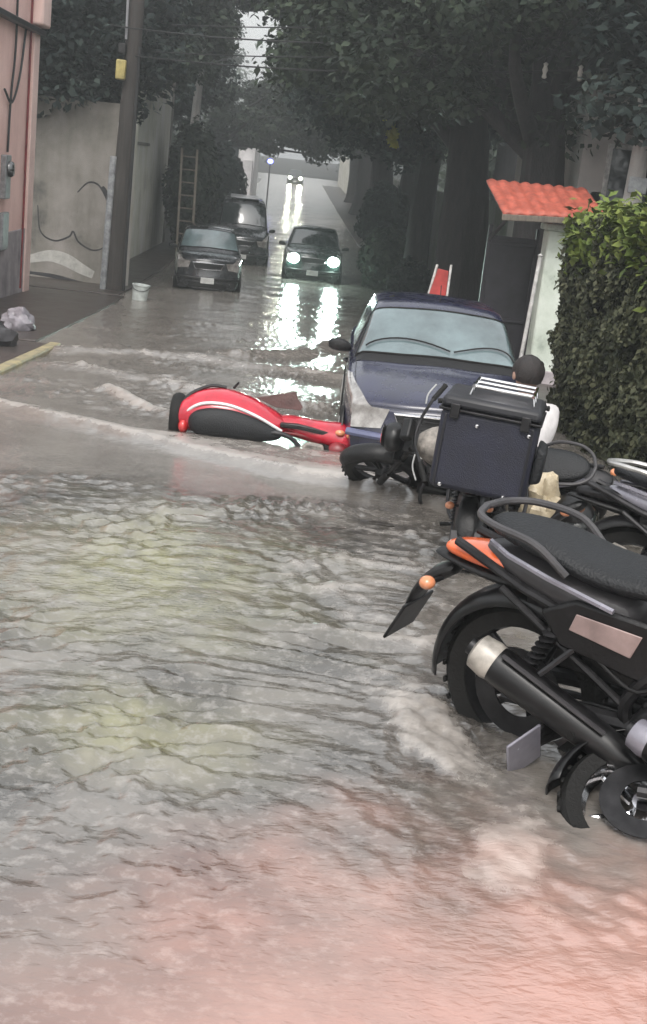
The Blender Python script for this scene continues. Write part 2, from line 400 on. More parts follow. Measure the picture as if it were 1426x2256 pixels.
def make_water():
    nr, nc = 860, 430
    y = 1.75*np.exp(np.linspace(0, math.log(170/1.75), nr))
    s = np.linspace(-1, 1, nc)
    X = s[None]*(1.55+.27*y)[:, None].clip(max=9.)+.12*(y[:, None]/6).clip(max=1); Y = np.repeat(y[:, None], nc, 1)
    h = water_h(X, Y); foam = np.zeros_like(X)
    nz = noise2(X*3, Y*3); nf = noise2(X*9, Y*11)+.5*noise2(X*22, Y*26)
    # long foam line of the hydraulic step
    d, a = seg_dist(X, Y+.10*noise2(X*2.2, Y*2), [(-3.4, 12.6), (-2.57, 12.0), (-1.6, 11.25), (-.6, 10.35), (.2, 9.75), (.9, 9.45), (1.3, 9.0)])
    w = .10+.10*sstep(1.5, 4.5, a)
    f1 = np.exp(-(np.maximum(d, 0)/(w*2.3))**2)*np.exp(-(np.minimum(d, 0)/(w*.55))**2)
    foam += f1*(.85+.6*nz+.4*nf); h += .04*f1-.05*sstep(.02, -.35, d)*np.exp(-(d/1.)**2)
    d, a = seg_dist(X, Y+.12*noise2(X*2, Y*2), [(-1.8, 13.9), (-1.45, 13.1), (-1.0, 12.3), (-.75, 11.9)])
    f2 = np.exp(-(d/.10)**2); foam += f2*(.55+nz); h += .07*f2
    d, a = seg_dist(X, Y+.2*noise2(X*1.4, Y*1.4), [(-2.6, 15.6), (-1.4, 15.2), (-.4, 14.6), (.5, 14.3)])
    f2 = np.exp(-(d/.28)**2); foam += f2*(.25+.5*nz); h += .06*f2
    d, a = seg_dist(X, Y+.3*noise2(X*1.4, Y*1.0), [(-2.9, 17.5), (-1.6, 18.4), (-.2, 18.0), (.9, 17.6)])
    f2 = np.exp(-(d/.3)**2); foam += f2*(.10+.45*nz); h += .07*f2
    d, a = seg_dist(X, Y+.3*noise2(X*1.4, Y*1.0), [(-.6, 19.4), (.2, 20.4), (.7, 22.2), (1.6, 23.5)])
    f2 = np.exp(-(d/.35)**2); foam += f2*(.05+.35*nz); h += .09*f2
    # splashes where the flow strikes the wheels
    def blob(cx, cy, rx, ry, fo, hh, rot=0):
        nonlocal foam, h
        c, s_ = math.cos(rot), math.sin(rot)
        u = ((X-cx)*c+(Y-cy)*s_)/rx; v = (-(X-cx)*s_+(Y-cy)*c)/ry
        g_ = np.exp(-(u*u+v*v)*(1+.5*nf)); foam += fo*g_*(.9+.5*nz+.35*nf); h += .5*hh*g_*(1+.35*nf)
    blob(.72, 4.66, .17, .32, 1.05, .05, .35)
    blob(.66, 5.5, .22, .7, .48, .02, .15)
    blob(.60, 6.6, .34, .9, .42, .015, .15)
    blob(.85, 7.6, .4, .8, .45, .03, 0)
    blob(.88, 4.25, .10, .22, .42, .02, .5)
    blob(.90, 3.72, .13, .26, .85, .04, -.35)
    blob(1.0, 3.45, .22, .22, .35, .015, .3)
    blob(1.5, 3.2, .25, .2, .25, .01, .3)
    blob(-.35, 10.9, .9, .35, .6, .05, -.2); blob(.5, 10.6, .5, .3, .6, .05, 0)
    blob(.55, 9.8, .45, .35, .45, .04, 0)
    blob(2.0, 7.6, .5, .8, .55, .02, 0); blob(2.2, 9.5, .4, .6, .5, .02, 0)
    # flecks riding on crests
    cr = sstep(.006, .022, h-.03*noise2(X*.7, Y*.8+3))*(.8+.4*nf)
    lace = sstep(.12, .42, noise2(X*2.6+40, Y*3.4)+.45*noise2(X*7, Y*10)+.25*noise2(X*18, Y*24))
    calmm = sstep(8.3, 8.9, Y)*(1-sstep(11.2, 12.2, Y+.35*X))
    foam += (.55*cr+.34*lace)*(1-.9*calmm)*(1-sstep(16, 34, Y)*.5)
    foam = np.clip(foam, 0, 1)
    paleness = sstep(8.2, 9.3, Y+.6*noise2(X*.9, Y*.9))*(.75+.5*noise2(X*1.6, Y*2.2))+.55*sstep(.0, .5, noise2(X*1.3+9, Y*1.5)+.4*noise2(X*5, Y*6))  # paler water tint: the far sheet and random near patches
    paleness = np.clip(paleness+.7*sstep(-.1, .9, X-.1*Y+.2*noise2(X*2, Y*2))*sstep(8.5, 6, Y), 0, 1)
    paleness *= 1-.75*np.exp(-((X-.15)/.55)**2-((Y-4.5)/1.0)**2)
    # pink glow of reflected light, painted into the near water's colour
    pink_glow = sstep(4.15, 2.55, Y-.12*X+.45*noise2(X*1.3, Y*1.3)+.35*noise2(X*3.6, Y*4.2)+.18*noise2(X*9, Y*12))*sstep(-1.0, .55, X+.35*noise2(X*2+3, Y*2))
    def spot(cx, cy, rx, ry):
        u = ((X-cx)/rx)**2+((Y-cy)/ry)**2
        return np.exp(-u*(1+.9*noise2(X*2.5, Y*2.5)))
    olive_tint = np.clip(spot(-.62, 6.5, .75, 1.15)+.9*spot(-.38, 4.35, .42, .34), 0, 1)*(.75+.6*noise2(X*5, Y*6)+.4*noise2(X*14, Y*16))  # two olive patches tinted into the water colour
    olive_tint0 = sstep(.15, .5, noise2(X*.75+2.2, Y*.55+1.1)+.3*noise2(X*3, Y*3))*sstep(4, 5, Y)*(1-sstep(7.6, 9, Y))
    V = np.stack([X, Y, h+zg(Y)], -1).reshape(-1, 3)
    me = bpy.data.meshes.new('flood_water')
    i = np.arange(nr-1)[:, None]*nc+np.arange(nc-1)[None]
    Fq = np.stack([i, i+1, i+nc+1, i+nc], -1).reshape(-1, 4)
    me.vertices.add(len(V)); me.loops.add(Fq.size); me.polygons.add(len(Fq))
    me.vertices.foreach_set('co', V.reshape(-1).astype(np.float32))
    me.loops.foreach_set('vertex_index', Fq.reshape(-1).astype(np.int32))
    me.polygons.foreach_set('loop_start', np.arange(0, Fq.size, 4, dtype=np.int32))
    me.update()
    me.polygons.foreach_set('use_smooth', [True]*len(Fq))
    for nm, A in (('foam', foam), ('pink_glow', pink_glow), ('olive_tint', olive_tint), ('pale_water', paleness)):
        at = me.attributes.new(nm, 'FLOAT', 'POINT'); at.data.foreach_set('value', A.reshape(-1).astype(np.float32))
    m, nt, b = nodes_of('muddy_water'); N = nt.nodes.new; L = nt.links.new
    def attr(n): a = N('ShaderNodeAttribute'); a.attribute_name = n; return a.outputs['Fac']
    tc = N('ShaderNodeTexCoord')
    n1 = N('ShaderNodeTexNoise'); n1.inputs['Scale'].default_value = 1.7; n1.inputs['Detail'].default_value = 8; n1.inputs['Distortion'].default_value = .8
    L(tc.outputs['Object'], n1.inputs['Vector'])
    rp = N('ShaderNodeValToRGB'); e = rp.color_ramp.elements
    e[0].position = .33; e[0].color = (.030, .025, .021, 1); e[1].position = .66; e[1].color = (.125, .112, .098, 1)
    L(n1.outputs['Fac'], rp.inputs['Fac'])
    def mix(a, bcol, fac):
        x = N('ShaderNodeMix'); x.data_type = 'RGBA'
        L(a, x.inputs['A']); L(fac, x.inputs['Factor'])
        x.inputs['B'].default_value = (*bcol, 1); return x.outputs['Result']
    def scaled(o, k):
        x = N('ShaderNodeMath'); x.operation = 'MULTIPLY'; x.inputs[1].default_value = k; L(o, x.inputs[0]); return x.outputs[0]
    c = mix(rp.outputs['Color'], (.25, .24, .115), scaled(attr('olive_tint'), .75))
    nfk = N('ShaderNodeTexNoise'); nfk.inputs['Scale'].default_value = 16; nfk.inputs['Detail'].default_value = 6; nfk.inputs['Roughness'].default_value = .66; nfk.inputs['Distortion'].default_value = .0
    mpk = N('ShaderNodeMapping'); mpk.inputs['Scale'].default_value = (1, 1.35, 1); mpk.inputs['Rotation'].default_value = (0, 0, .3)
    L(tc.outputs['Object'], mpk.inputs['Vector']); L(mpk.outputs['Vector'], nfk.inputs['Vector'])
    mk = N('ShaderNodeMapRange'); mk.inputs['From Min'].default_value = .50; mk.inputs['From Max'].default_value = .70; mk.inputs['To Max'].default_value = .6
    L(nfk.outputs['Fac'], mk.inputs['Value'])
    c = mix(c, (.31, .29, .268), mk.outputs['Result'])                   # drifting froth flecks, also painting in the chop's light-dark contrast
    c = mix(c, (.225, .205, .185), scaled(attr('pale_water'), .8))
    c = mix(c, (.45, .235, .185), scaled(attr('pink_glow'), .9))
    # foam broken up by a fine bubble texture
    mpf = N('ShaderNodeMapping'); mpf.inputs['Scale'].default_value = (1, .75, 1); mpf.inputs['Rotation'].default_value = (0, 0, .35)
    L(tc.outputs['Object'], mpf.inputs['Vector'])
    n2 = N('ShaderNodeTexNoise'); n2.inputs['Scale'].default_value = 11; n2.inputs['Detail'].default_value = 9; n2.inputs['Roughness'].default_value = .70; n2.inputs['Distortion'].default_value = .25
    L(mpf.outputs['Vector'], n2.inputs['Vector'])
    ma = N('ShaderNodeMath'); ma.operation = 'MULTIPLY_ADD'; ma.inputs[1].default_value = 1.5; ma.inputs[2].default_value = -.75
    L(n2.outputs['Fac'], ma.inputs[0])
    ad = N('ShaderNodeMath'); L(attr('foam'), ad.inputs[0]); L(ma.outputs[0], ad.inputs[1])
    mr = N('ShaderNodeMapRange'); mr.inputs['From Min'].default_value = .30; mr.inputs['From Max'].default_value = 1.35; mr.interpolation_type = 'SMOOTHSTEP'; mr.inputs['To Max'].default_value = .9
    L(ad.outputs[0], mr.inputs['Value'])
    x = N('ShaderNodeMix'); x.data_type = 'RGBA'; L(c, x.inputs['A']); L(mr.outputs['Result'], x.inputs['Factor'])
    fcol = mix(rp.outputs['Color'], (.50, .46, .43), scaled(attr('foam'), 0))
    fm = N('ShaderNodeMix'); fm.data_type = 'RGBA'; fm.inputs['A'].default_value = (.37, .335, .305, 1); fm.inputs['B'].default_value = (.55, .32, .26, 1)  # foam turns pink inside the painted glow
    L(attr('pink_glow'), fm.inputs['Factor']); L(fm.outputs['Result'], x.inputs['B'])
    L(x.outputs['Result'], b.inputs['Base Color'])
    rr = N('ShaderNodeMapRange'); rr.inputs['To Min'].default_value = .15; rr.inputs['To Max'].default_value = .55
    L(mr.outputs['Result'], rr.inputs['Value']); L(rr.outputs['Result'], b.inputs['Roughness'])
    b.inputs['IOR'].default_value = 1.8; b.inputs['Specular IOR Level'].default_value = .8
    n3 = N('ShaderNodeTexNoise'); n3.inputs['Scale'].default_value = 26; n3.inputs['Detail'].default_value = 4; n3.inputs['Distortion'].default_value = .4
    mp = N('ShaderNodeMapping'); mp.inputs['Scale'].default_value = (.8, 1.5, 1)
    L(tc.outputs['Object'], mp.inputs['Vector']); L(mp.outputs['Vector'], n3.inputs['Vector'])
    bp = N('ShaderNodeBump'); bp.inputs['Strength'].default_value = .4; bp.inputs['Distance'].default_value = .010
    L(n3.outputs['Fac'], bp.inputs['Height']); L(bp.outputs['Normal'], b.inputs['Normal'])
    me.materials.append(m)
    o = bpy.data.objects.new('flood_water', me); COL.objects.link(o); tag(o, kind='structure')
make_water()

# ------------------------------------------------------------------ cars
def cr_interp(A, t):
    """Catmull-Rom along axis 0 of A at float parameter array t"""
    n = len(A); i = np.clip(np.floor(t).astype(int), 0, n-2); f = (t-i)
    f = f.reshape((-1,)+(1,)*(A.ndim-1))
    g = lambda k: A[np.clip(k, 0, n-1)]
    a, b, c, d = g(i-1), g(i), g(i+1), g(i+2)
    a = np.where((i == 0).reshape(f.shape), 2*b-c, a); d = np.where((i == n-2).reshape(f.shape), 2*c-b, d)
    return .5*((2*b)+(-a+c)*f+(2*a-5*b+4*c-d)*f*f+(-a+3*b-3*c+d)*f**3)
class CarShape:
    """x runs from the nose (0) to the tail (L), y to the left, z up"""
    def __init__(s, stations, W, bow=.22, belt=.92, z0=.2):
        s.W, s.bow, s.z0 = W, bow, z0
        rows = []
        zmax = max(q[1] for q in stations); n = len(stations)
        s.X = [q[0] for q in stations]
        for k, (x, zt) in enumerate(stations):
            g = min(max((zt-belt-.1)/(zmax-belt-.1), 0), 1)
            zb = min(belt, zt-.06)
            tap = 1-.10*max(0, 1-x/.55)**1.5-.08*max(0, 1-(s.X[-1]-x)/.5)**1.5
            le = lambda a, b: a+(b-a)*g
            pts = [(.92, z0), (.985, min(.38, zb-.12)), (1.0, min(.58, zb-.05)), (.985, zb), (le(.945, .95), zb+le(.012, .03)),
                   (le(.88, .77), zt-le(.028, .13)), (le(.76, .685), zt-le(.010, .035)), (.4, zt), (0, zt+.014)]
            fb = max(0, 1-x/1.7)
            row = []
            for (fy, z) in pts:
                y = fy*W*tap
                row.append((x+bow*fb*(fy*tap)**2-(.10 if g > 0 and k < n-3 and x < 2.4 else 0)*(1-fy*fy)*g*(1 if x < 2 else .3), y, z))
            full = [(p[0], -p[1], p[2]) for p in row]+[row[j] for j in range(7, -1, -1)]
            rows.append(full)
        s.A = np.array(rows)      # stations x 17 x 3 ; column 0 = right sill, 16 = left sill
    def S(s, u, v):
        """u, v arrays (float station index, float column index) -> len(u) x len(v) x 3"""
        B = cr_interp(s.A, np.asarray(u, float))
        C = cr_interp(np.swapaxes(B, 0, 1), np.asarray(v, float))
        return np.swapaxes(C, 0, 1)
    def at_x(s, x): return float(np.interp(x, s.X, np.arange(len(s.X))))
    def patch(s, u0, u1, v0, v1, off=.006, nu=14, nv=14, ufun=None, vfun=None):
        """sheet over the body surface; ufun(t)/vfun(t) may bend the v range along u"""
        P = np.zeros((nu, nv, 3))
        for i, t in enumerate(np.linspace(0, 1, nu)):
            a, b = (v0, v1) if vfun is None else vfun(t)
            P[i] = s.S([u0+(u1-u0)*t], np.linspace(a, b, nv))[0]
        du = np.gradient(P, axis=0); dv = np.gradient(P, axis=1)
        n = np.cross(du, dv); n /= np.linalg.norm(n, axis=-1, keepdims=True)+1e-9
        c = P.mean((0, 1)); ref = c-np.array([s.X[-1]*.5, 0, .5])
        if (n.mean((0, 1))*ref).sum() < 0: n = -n
        return P+n*off
    def F(s, y, z):
        """front fascia point"""
        z = np.asarray(z, float); y = np.asarray(y, float)
        a = s.A[0]; zt = a[8][2]
        return np.stack([s.bow*(y/s.W)**2-.05*np.exp(-((z-.42)/.16)**2), y, z], -1)
    def fpatch(s, corners, off=.008, n=8):
        """corners (y,z): bl, br, tr, tl"""
        c = [np.array(q, float) for q in corners]; P = np.zeros((n, n, 3))
        for i, t in enumerate(np.linspace(0, 1, n)):
            for j, w in enumerate(np.linspace(0, 1, n)):
                q = (c[0]*(1-w)+c[1]*w)*(1-t)+(c[3]*(1-w)+c[2]*w)*t
                P[i, j] = s.F(q[0], q[1])-np.array([off, 0, 0])
        return P
def make_car(name, label, cat, stations, W, paint, wind, glass='glassdark', lamp='lampglass', group=None, bow=.22, belt=.92,
             wheels=(.72, 3.15), wr=.30, near=False, roofrack=False, lit=None):
    S = CarShape(stations, W, bow, belt); L_ = S.X[-1]; n = len(stations)
    root = thing(name, label, cat, group=group)
    U = np.concatenate([np.linspace(i, i+1, 9)[:-1] for i in range(n-1)]+[[n-1]])
    Vv = np.linspace(0, 16, 97)
    P = S.S(U, Vv)
    b = MB().grid(P)
    # nose and tail closed towards the centre line
    for P0, sg in ((P[0], -1), (P[-1], 1)):
        half = P0[:49]; oth = P0[96:47:-1]
        G = np.zeros((49, 13, 3))
        for k, t in enumerate(np.linspace(0, 1, 13)): G[:, k] = half*(1-t)+oth*t
        if sg < 0:
            for k in range(13): G[:, k, 0] = np.where((k > 0) & (k < 12), S.F(G[:, k, 1], G[:, k, 2])[:, 0], G[:, k, 0])
        else:
            G[:, 1:12, 0] += .06*np.sin(np.linspace(0, PI, 13))[None, 1:12]
        b.grid(G)
    fl = [(-W*.9, .2), (W*.9, .2)]
    b.add([(.25, -W*.86, S.z0), (.25, W*.86, S.z0), (L_-.15, W*.86, S.z0), (L_-.15, -W*.86, S.z0)], [(0, 1, 2, 3)])
    b.build('body', paint, root, smooth=50)
    uc, ur = wind                                            # cowl and roof station indices
    ws = S.patch(uc+.10, ur-.06, 4.35, 11.65, .008, 16, 26, vfun=lambda t: (4.62+.42*t, 11.38-.42*t))
    w = MB().grid(ws).build('windscreen', glass, root, smooth=60)
    # rubber seal round the screen
    ed = [tuple(p) for p in ws[0]]+[tuple(p) for p in ws[:, -1]]+[tuple(p) for p in ws[-1][::-1]]+[tuple(p) for p in ws[::-1, 0]]
    MB().tube(ed[::2], .011, 6, cap=False).build('windscreen_seal', 'rubber', root)
    for lo, hi in ((3.98+.12, 4.92), (11.08, 11.90)):
        for a, c in ((uc+1.02, ur+.75), (ur+.82, ur+1.72)):
            if c <= n-2:
                g0 = MB().grid(S.patch(a-.35 if a < ur else a, c, lo, hi, .006, 12, 8)).build('side_window', 'glassdark', root, smooth=60)
    # sills, door seams
    for sd in (0, 1):
        v0, v1 = (.05, .75) if sd == 0 else (15.25, 15.95)
        MB().grid(S.patch(2.4, n-2.2, v0, v1, .010, 20, 4)).build('sill_trim', 'black', root)
    for x in (1.35, 2.35):
        u = S.at_x(x)
        for v0, v1 in ((.8, 3.9), (12.1, 15.2)):
            MB().grid(S.patch(u, u+.03, v0, v1, .004, 2, 14)).build('door_seam', 'rubber', root)
    for x in (2.05, 3.0):
        for sg in (1, -1):
            yy = W*1.0
            MB().tube([(x, sg*yy, .80), (x+.05, sg*(yy+.03), .805), (x+.14, sg*(yy+.03), .805), (x+.19, sg*yy, .80)], .012, 6).build('door_handle', 'black', root)
    # headlamps on the corners
    for sg in (1, -1):
        def vf(t, sg=sg):
            a, c = 2.05+.9*t, 4.9-.15*t*t
            if sg < 0: a, c = 3.0-.5*t, 5.55-1.3*t*t
            a, c = 2.2+.65*t, 6.1-1.8*t
            return (a, c) if sg < 0 else (16-c, 16-a)
        hl = MB().grid(S.patch(.02, 2.35, 0, 0, .009, 14, 10, vfun=vf)).build('headlight', lamp, root, smooth=60)
        y0, y1 = .52*W, .90*W
        z1 = S.A[0][8][2]
        MB().grid(S.fpatch([(sg*(y0+.06), z1-.17), (sg*y1, z1-.20), (sg*y1, z1-.0), (sg*y0, z1-.0)], .010)).build('lamp_lens', lamp, hl)
        if lit:
            MB().ell((S.F(sg*.66*W, z1-.085)[0]-.02, sg*.66*W, z1-.085), (.06, .17, .14)).build('bulb', lit, hl)
        else:
            MB().ell((.14+S.bow*.5, sg*.72*W, z1-.02), (.05, .06, .05)).build('indicator', 'amber', hl)
    z1 = S.A[0][8][2]
    gr = MB().grid(S.fpatch([(-.33, z1-.17), (.33, z1-.17), (.40, z1-.03), (-.40, z1-.03)], .012)).build('grille', 'gloss', root)
    t = [S.F(y, z)-np.array([.02, 0, 0]) for y, z in ((-.33, z1-.17), (0, z1-.185), (.33, z1-.17), (.40, z1-.03), (0, z1-.02), (-.40, z1-.03), (-.33, z1-.17))]
    MB().tube([tuple(q) for q in t], .012, 6).build('grille_trim', 'chrome', gr)
    for k in (1, 2, 3):
        z = z1-.17+.035*k
        MB().tube([tuple(S.F(y, z)-np.array([.018, 0, 0])) for y in np.linspace(-.36, .36, 9)], .006, 5).build('grille_bar', 'dsteel', gr)
    MB().grid(S.fpatch([(-.48, .24), (.48, .24), (.55, .36), (-.55, .36)], .012)).build('air_intake', 'black', root)
    bp = MB().tube([tuple(S.F(y, .47)-np.array([.012, 0, 0])) for y in np.linspace(-W*.93, W*.93, 15)], .035, 8, flat=1.0).build('bumper_strip', 'black' if not near else 'bluetrim', root)
    fx = S.F(0, .43)[0]-.03
    MB().box((fx-.03, 0, .42), (.018, .34, .15)).build('number_plate', 'plate', root, bevel=.006)
    for sg in (1, -1):
        q = S.F(sg*.62*W, .32)
        MB().lathe([(.001, -.03), (.055, -.028), (.06, 0)], 16, (q[0]+.0, q[1], q[2]), 'x').build('fog_lamp', 'dsteel', root)
        xm = float(np.interp(uc+.55, range(n), S.X))
        mr = MB().loft([[(xm+dx, sg*(W*.93+.02+dy), belt+.10+dz) for dx, dy, dz in e] for e in (
            [(0, 0, -.05), (.08, 0, -.05), (.08, 0, .02), (0, 0, .02)], [(-.03, .08, -.055), (.09, .09, -.06), (.09, .09, .09), (-.02, .08, .08)],
            [(-.02, .2, -.05), (.08, .22, -.05), (.08, .22, .09), (-.01, .2, .08)], [(.02, .24, -.01), (.06, .25, -.01), (.06, .25, .05), (.02, .24, .05)])]).build('wing_mirror', 'black', root, sub=1)
        for wx in wheels:
            a = MB().lathe([(wr+.07, 0), (wr+.07, .012), (wr-.02, .012), (wr-.02, 0)], 36, (wx, sg*W*.985-.006, wr), 'y', closed=True).build('wheel_arch', 'black', root)
            wh = MB().lathe([(wr*.62, -.09), (wr*.92, -.10), (wr, -.07), (wr, .07), (wr*.92, .10), (wr*.62, .09)], 36, (wx, sg*(W-.085), wr), 'y').build('wheel', 'rubber', root)
            rm = MB().lathe([(wr*.64, 0), (wr*.60, .02), (wr*.5, .0), (wr*.2, .015), (.02, .03)], 24, (wx, sg*(W-.085)+sg*.085, wr), 'y')
            for k in range(7):
                an = 2*PI*k/7
                rm.tube([(wx+.04*math.cos(an), sg*(W+.012), wr+.04*math.sin(an)), (wx+wr*.58*math.cos(an), sg*(W+.006), wr+wr*.58*math.sin(an))], .014, 6)
            rm.build('rim', 'alum', wh)
    # wipers lying on the screen
    if near:
        for v0, v1, u_ in ((5.2, 7.6, .0), (7.7, 10.4, .0)):
            P_ = [tuple(S.S([uc+.22+.16*math.sin(t*PI)], [v0+(v1-v0)*t])[0, 0]+np.array([-.02, 0, .022])) for t in np.linspace(0, 1, 12)]
            MB().tube(P_, .008, 6).build('wiper', 'black', root)
        cw = MB().grid(S.patch(uc-.35, uc+.12, 4.7, 11.3, .006, 5, 20)).build('cowl_grille', 'black', root)
        MB().grid(S.patch(.35, .38, 4.6, 11.4, .004, 2, 20)).build('bonnet_seam', 'rubber', root)
        for v in (4.75, 11.25):
            MB().grid(S.patch(.35, uc-.35, v-.03, v+.03, .004, 16, 2)).build('bonnet_seam', 'rubber', root)
        MB().tube([tuple(S.S([ur+.3], [8])[0, 0]), tuple(S.S([ur+.3], [8])[0, 0]+np.array([.15, 0, .16]))], .005, 6).build('aerial', 'black', root)
    if roofrack:
        for v in (5.95, 10.05):
            q = [tuple(p[0]+np.array([0, 0, .05])) for p in S.S(np.linspace(ur+.2, n-3.2, 10), [v])]
            MB().tube(q, .016, 8).build('roof_rail', 'alum', root)
    return root
HATCH = [(0, .70), (.07, .79), (.45, .90), (.92, .985), (1.06, 1.02), (1.80, 1.44), (2.3, 1.485), (3.1, 1.46), (3.55, 1.34), (3.80, .98), (3.9, .70)]
SUV = [(0, .86), (.07, .95), (.45, 1.03), (.98, 1.08), (1.10, 1.12), (1.72, 1.60), (2.3, 1.66), (3.4, 1.64), (4.1, 1.56), (4.35, 1.1), (4.45, .80)]
VAN = [(0, .92), (.06, 1.02), (.3, 1.12), (.62, 1.24), (.74, 1.32), (1.35, 2.02), (1.9, 2.14), (3.6, 2.14), (4.6, 2.08), (4.8, 1.3), (4.85, .9)]
def put_car(c, x, y, yaw, roll=0, sink=.0):
    """nose centre at (x, y), heading towards the viewer when yaw = 0"""
    c.location = (x, y, gz(y, .16)-sink); c.rotation_euler = (R(roll), 0, R(90+yaw))
c1 = make_car('parked_car', 'navy blue hatchback with pale sky-tinted windscreen behind the black delivery box', 'car', HATCH, .85, 'navy', (4, 5), glass='skyglass', near=True, group='cars in the flooded street')
put_car(c1, 1.46, 10.75, -3.0, 0, .11)
c2 = make_car('parked_car', 'charcoal parked car with pale blue windscreen parked by the left wall', 'car', SUV, .86, 'darkpaint', (4, 5), glass='skyglass', lamp='lampglass', belt=1.0, wheels=(.8, 3.4), wr=.34, group='cars in the flooded street')
put_car(c2, -1.93, 32.8, 4)
c3 = make_car('parked_van', 'dark van with silver roof parked behind the charcoal parked car', 'van', VAN, .92, 'darkpaint', (4, 5), group='cars in the flooded street', belt=1.12, bow=.16, wheels=(.8, 3.6), wr=.33)
MB().box((2.9, 0, 2.18), (3.2, 1.0, .05)).build('roof_panel', 'silver', c3, bevel=.03)
put_car(c3, -1.50, 43.5, 3); c3.scale = (1, 1, 1.06)
c4 = make_car('moving_car', 'dark green car driving towards us with bright white headlights', 'car', SUV, .88, 'greenpaint', (4, 5), lamp='lampglass', lit='lampw', group='cars in the flooded street', belt=1.0, wheels=(.8, 3.4), wr=.34)
put_car(c4, .85, 39.6, 0); c4.scale = (1, 1.04, 1.04)
c5 = make_car('distant_car', 'far car with yellowish headlights at the end of the street', 'car', SUV, .88, 'darkpaint', (4, 5), lit='lampy', group='cars in the flooded street', belt=1.0, wheels=(.8, 3.4), wr=.34)
put_car(c5, .2, 146, 0)
for nm, loc, e, colr, sz in (('headlight_beam', (.28, 39.3, -.60), 260, (.75, 1, .9), 70), ('headlight_beam', (1.44, 39.3, -.60), 260, (.75, 1, .9), 70),
                    ('headlight_beam', (-.35, 145.6, .62), 420, (.95, 1, .8), 60), ('headlight_beam', (.75, 145.6, .62), 420, (.95, 1, .8), 60)):
    l = bpy.data.lights.new(nm, 'SPOT'); l.energy = e; l.color = colr; l.spot_size = R(sz); l.spot_blend = .8; l.shadow_soft_size = .07
    o = bpy.data.objects.new(nm, l); COL.objects.link(o); o.location = loc; o.rotation_euler = (R(83), 0, R(180))

# ------------------------------------------------------------------ motorcycles (x forward, y to the rider's left, origin under the rear axle)
def wheel(parent, name, cx, r, tw, cz=None):
    cz = r if cz is None else cz
    w = MB().lathe([(r*.72, -tw*.8), (r*.90, -tw), (r*.98, -tw*.55), (r, 0), (r*.98, tw*.55), (r*.90, tw), (r*.72, tw*.8)], 48, (cx, 0, cz), 'y', closed=True)
    for k in range(60):                                       # tread blocks
        a = 2*PI*k/60; s_ = (k % 2*2-1)*tw*.45
        w.box((cx+r*.985*math.cos(a), s_, cz+r*.985*math.sin(a)), (.010, tw*.7, .018), Matrix.Rotation(-a, 3, 'Y'))
    w = w.build(name, 'rubber', parent, smooth=50)
    rm = MB().lathe([(r*.73, -tw*.7), (r*.76, -tw*.75), (r*.70, 0), (r*.76, tw*.75), (r*.73, tw*.7), (r*.67, 0)], 40, (cx, 0, cz), 'y', closed=True)
    for k in range(5):
        for d in (-.16, .16):
            a = 2*PI*k/5
            rm.tube([(cx+.05*math.cos(a+d), 0, cz+.05*math.sin(a+d)), (cx+r*.68*math.cos(a+d*.8), 0, cz+r*.68*math.sin(a+d*.8))], [.016, .012], 8)
    rm.lathe([(.045, -tw*1.1), (.055, -tw*.5), (.055, tw*.5), (.045, tw*1.1)], 20, (cx, 0, cz), 'y')
    rm.build('rim', 'dsteel', w)
    MB().lathe([(r*.28, -.003), (r*.52, -.003), (r*.52, .003), (r*.28, .003)], 36, (cx, -tw-.012, cz), 'y', closed=True).build('brake_disc', 'dsteel', w)
    return w
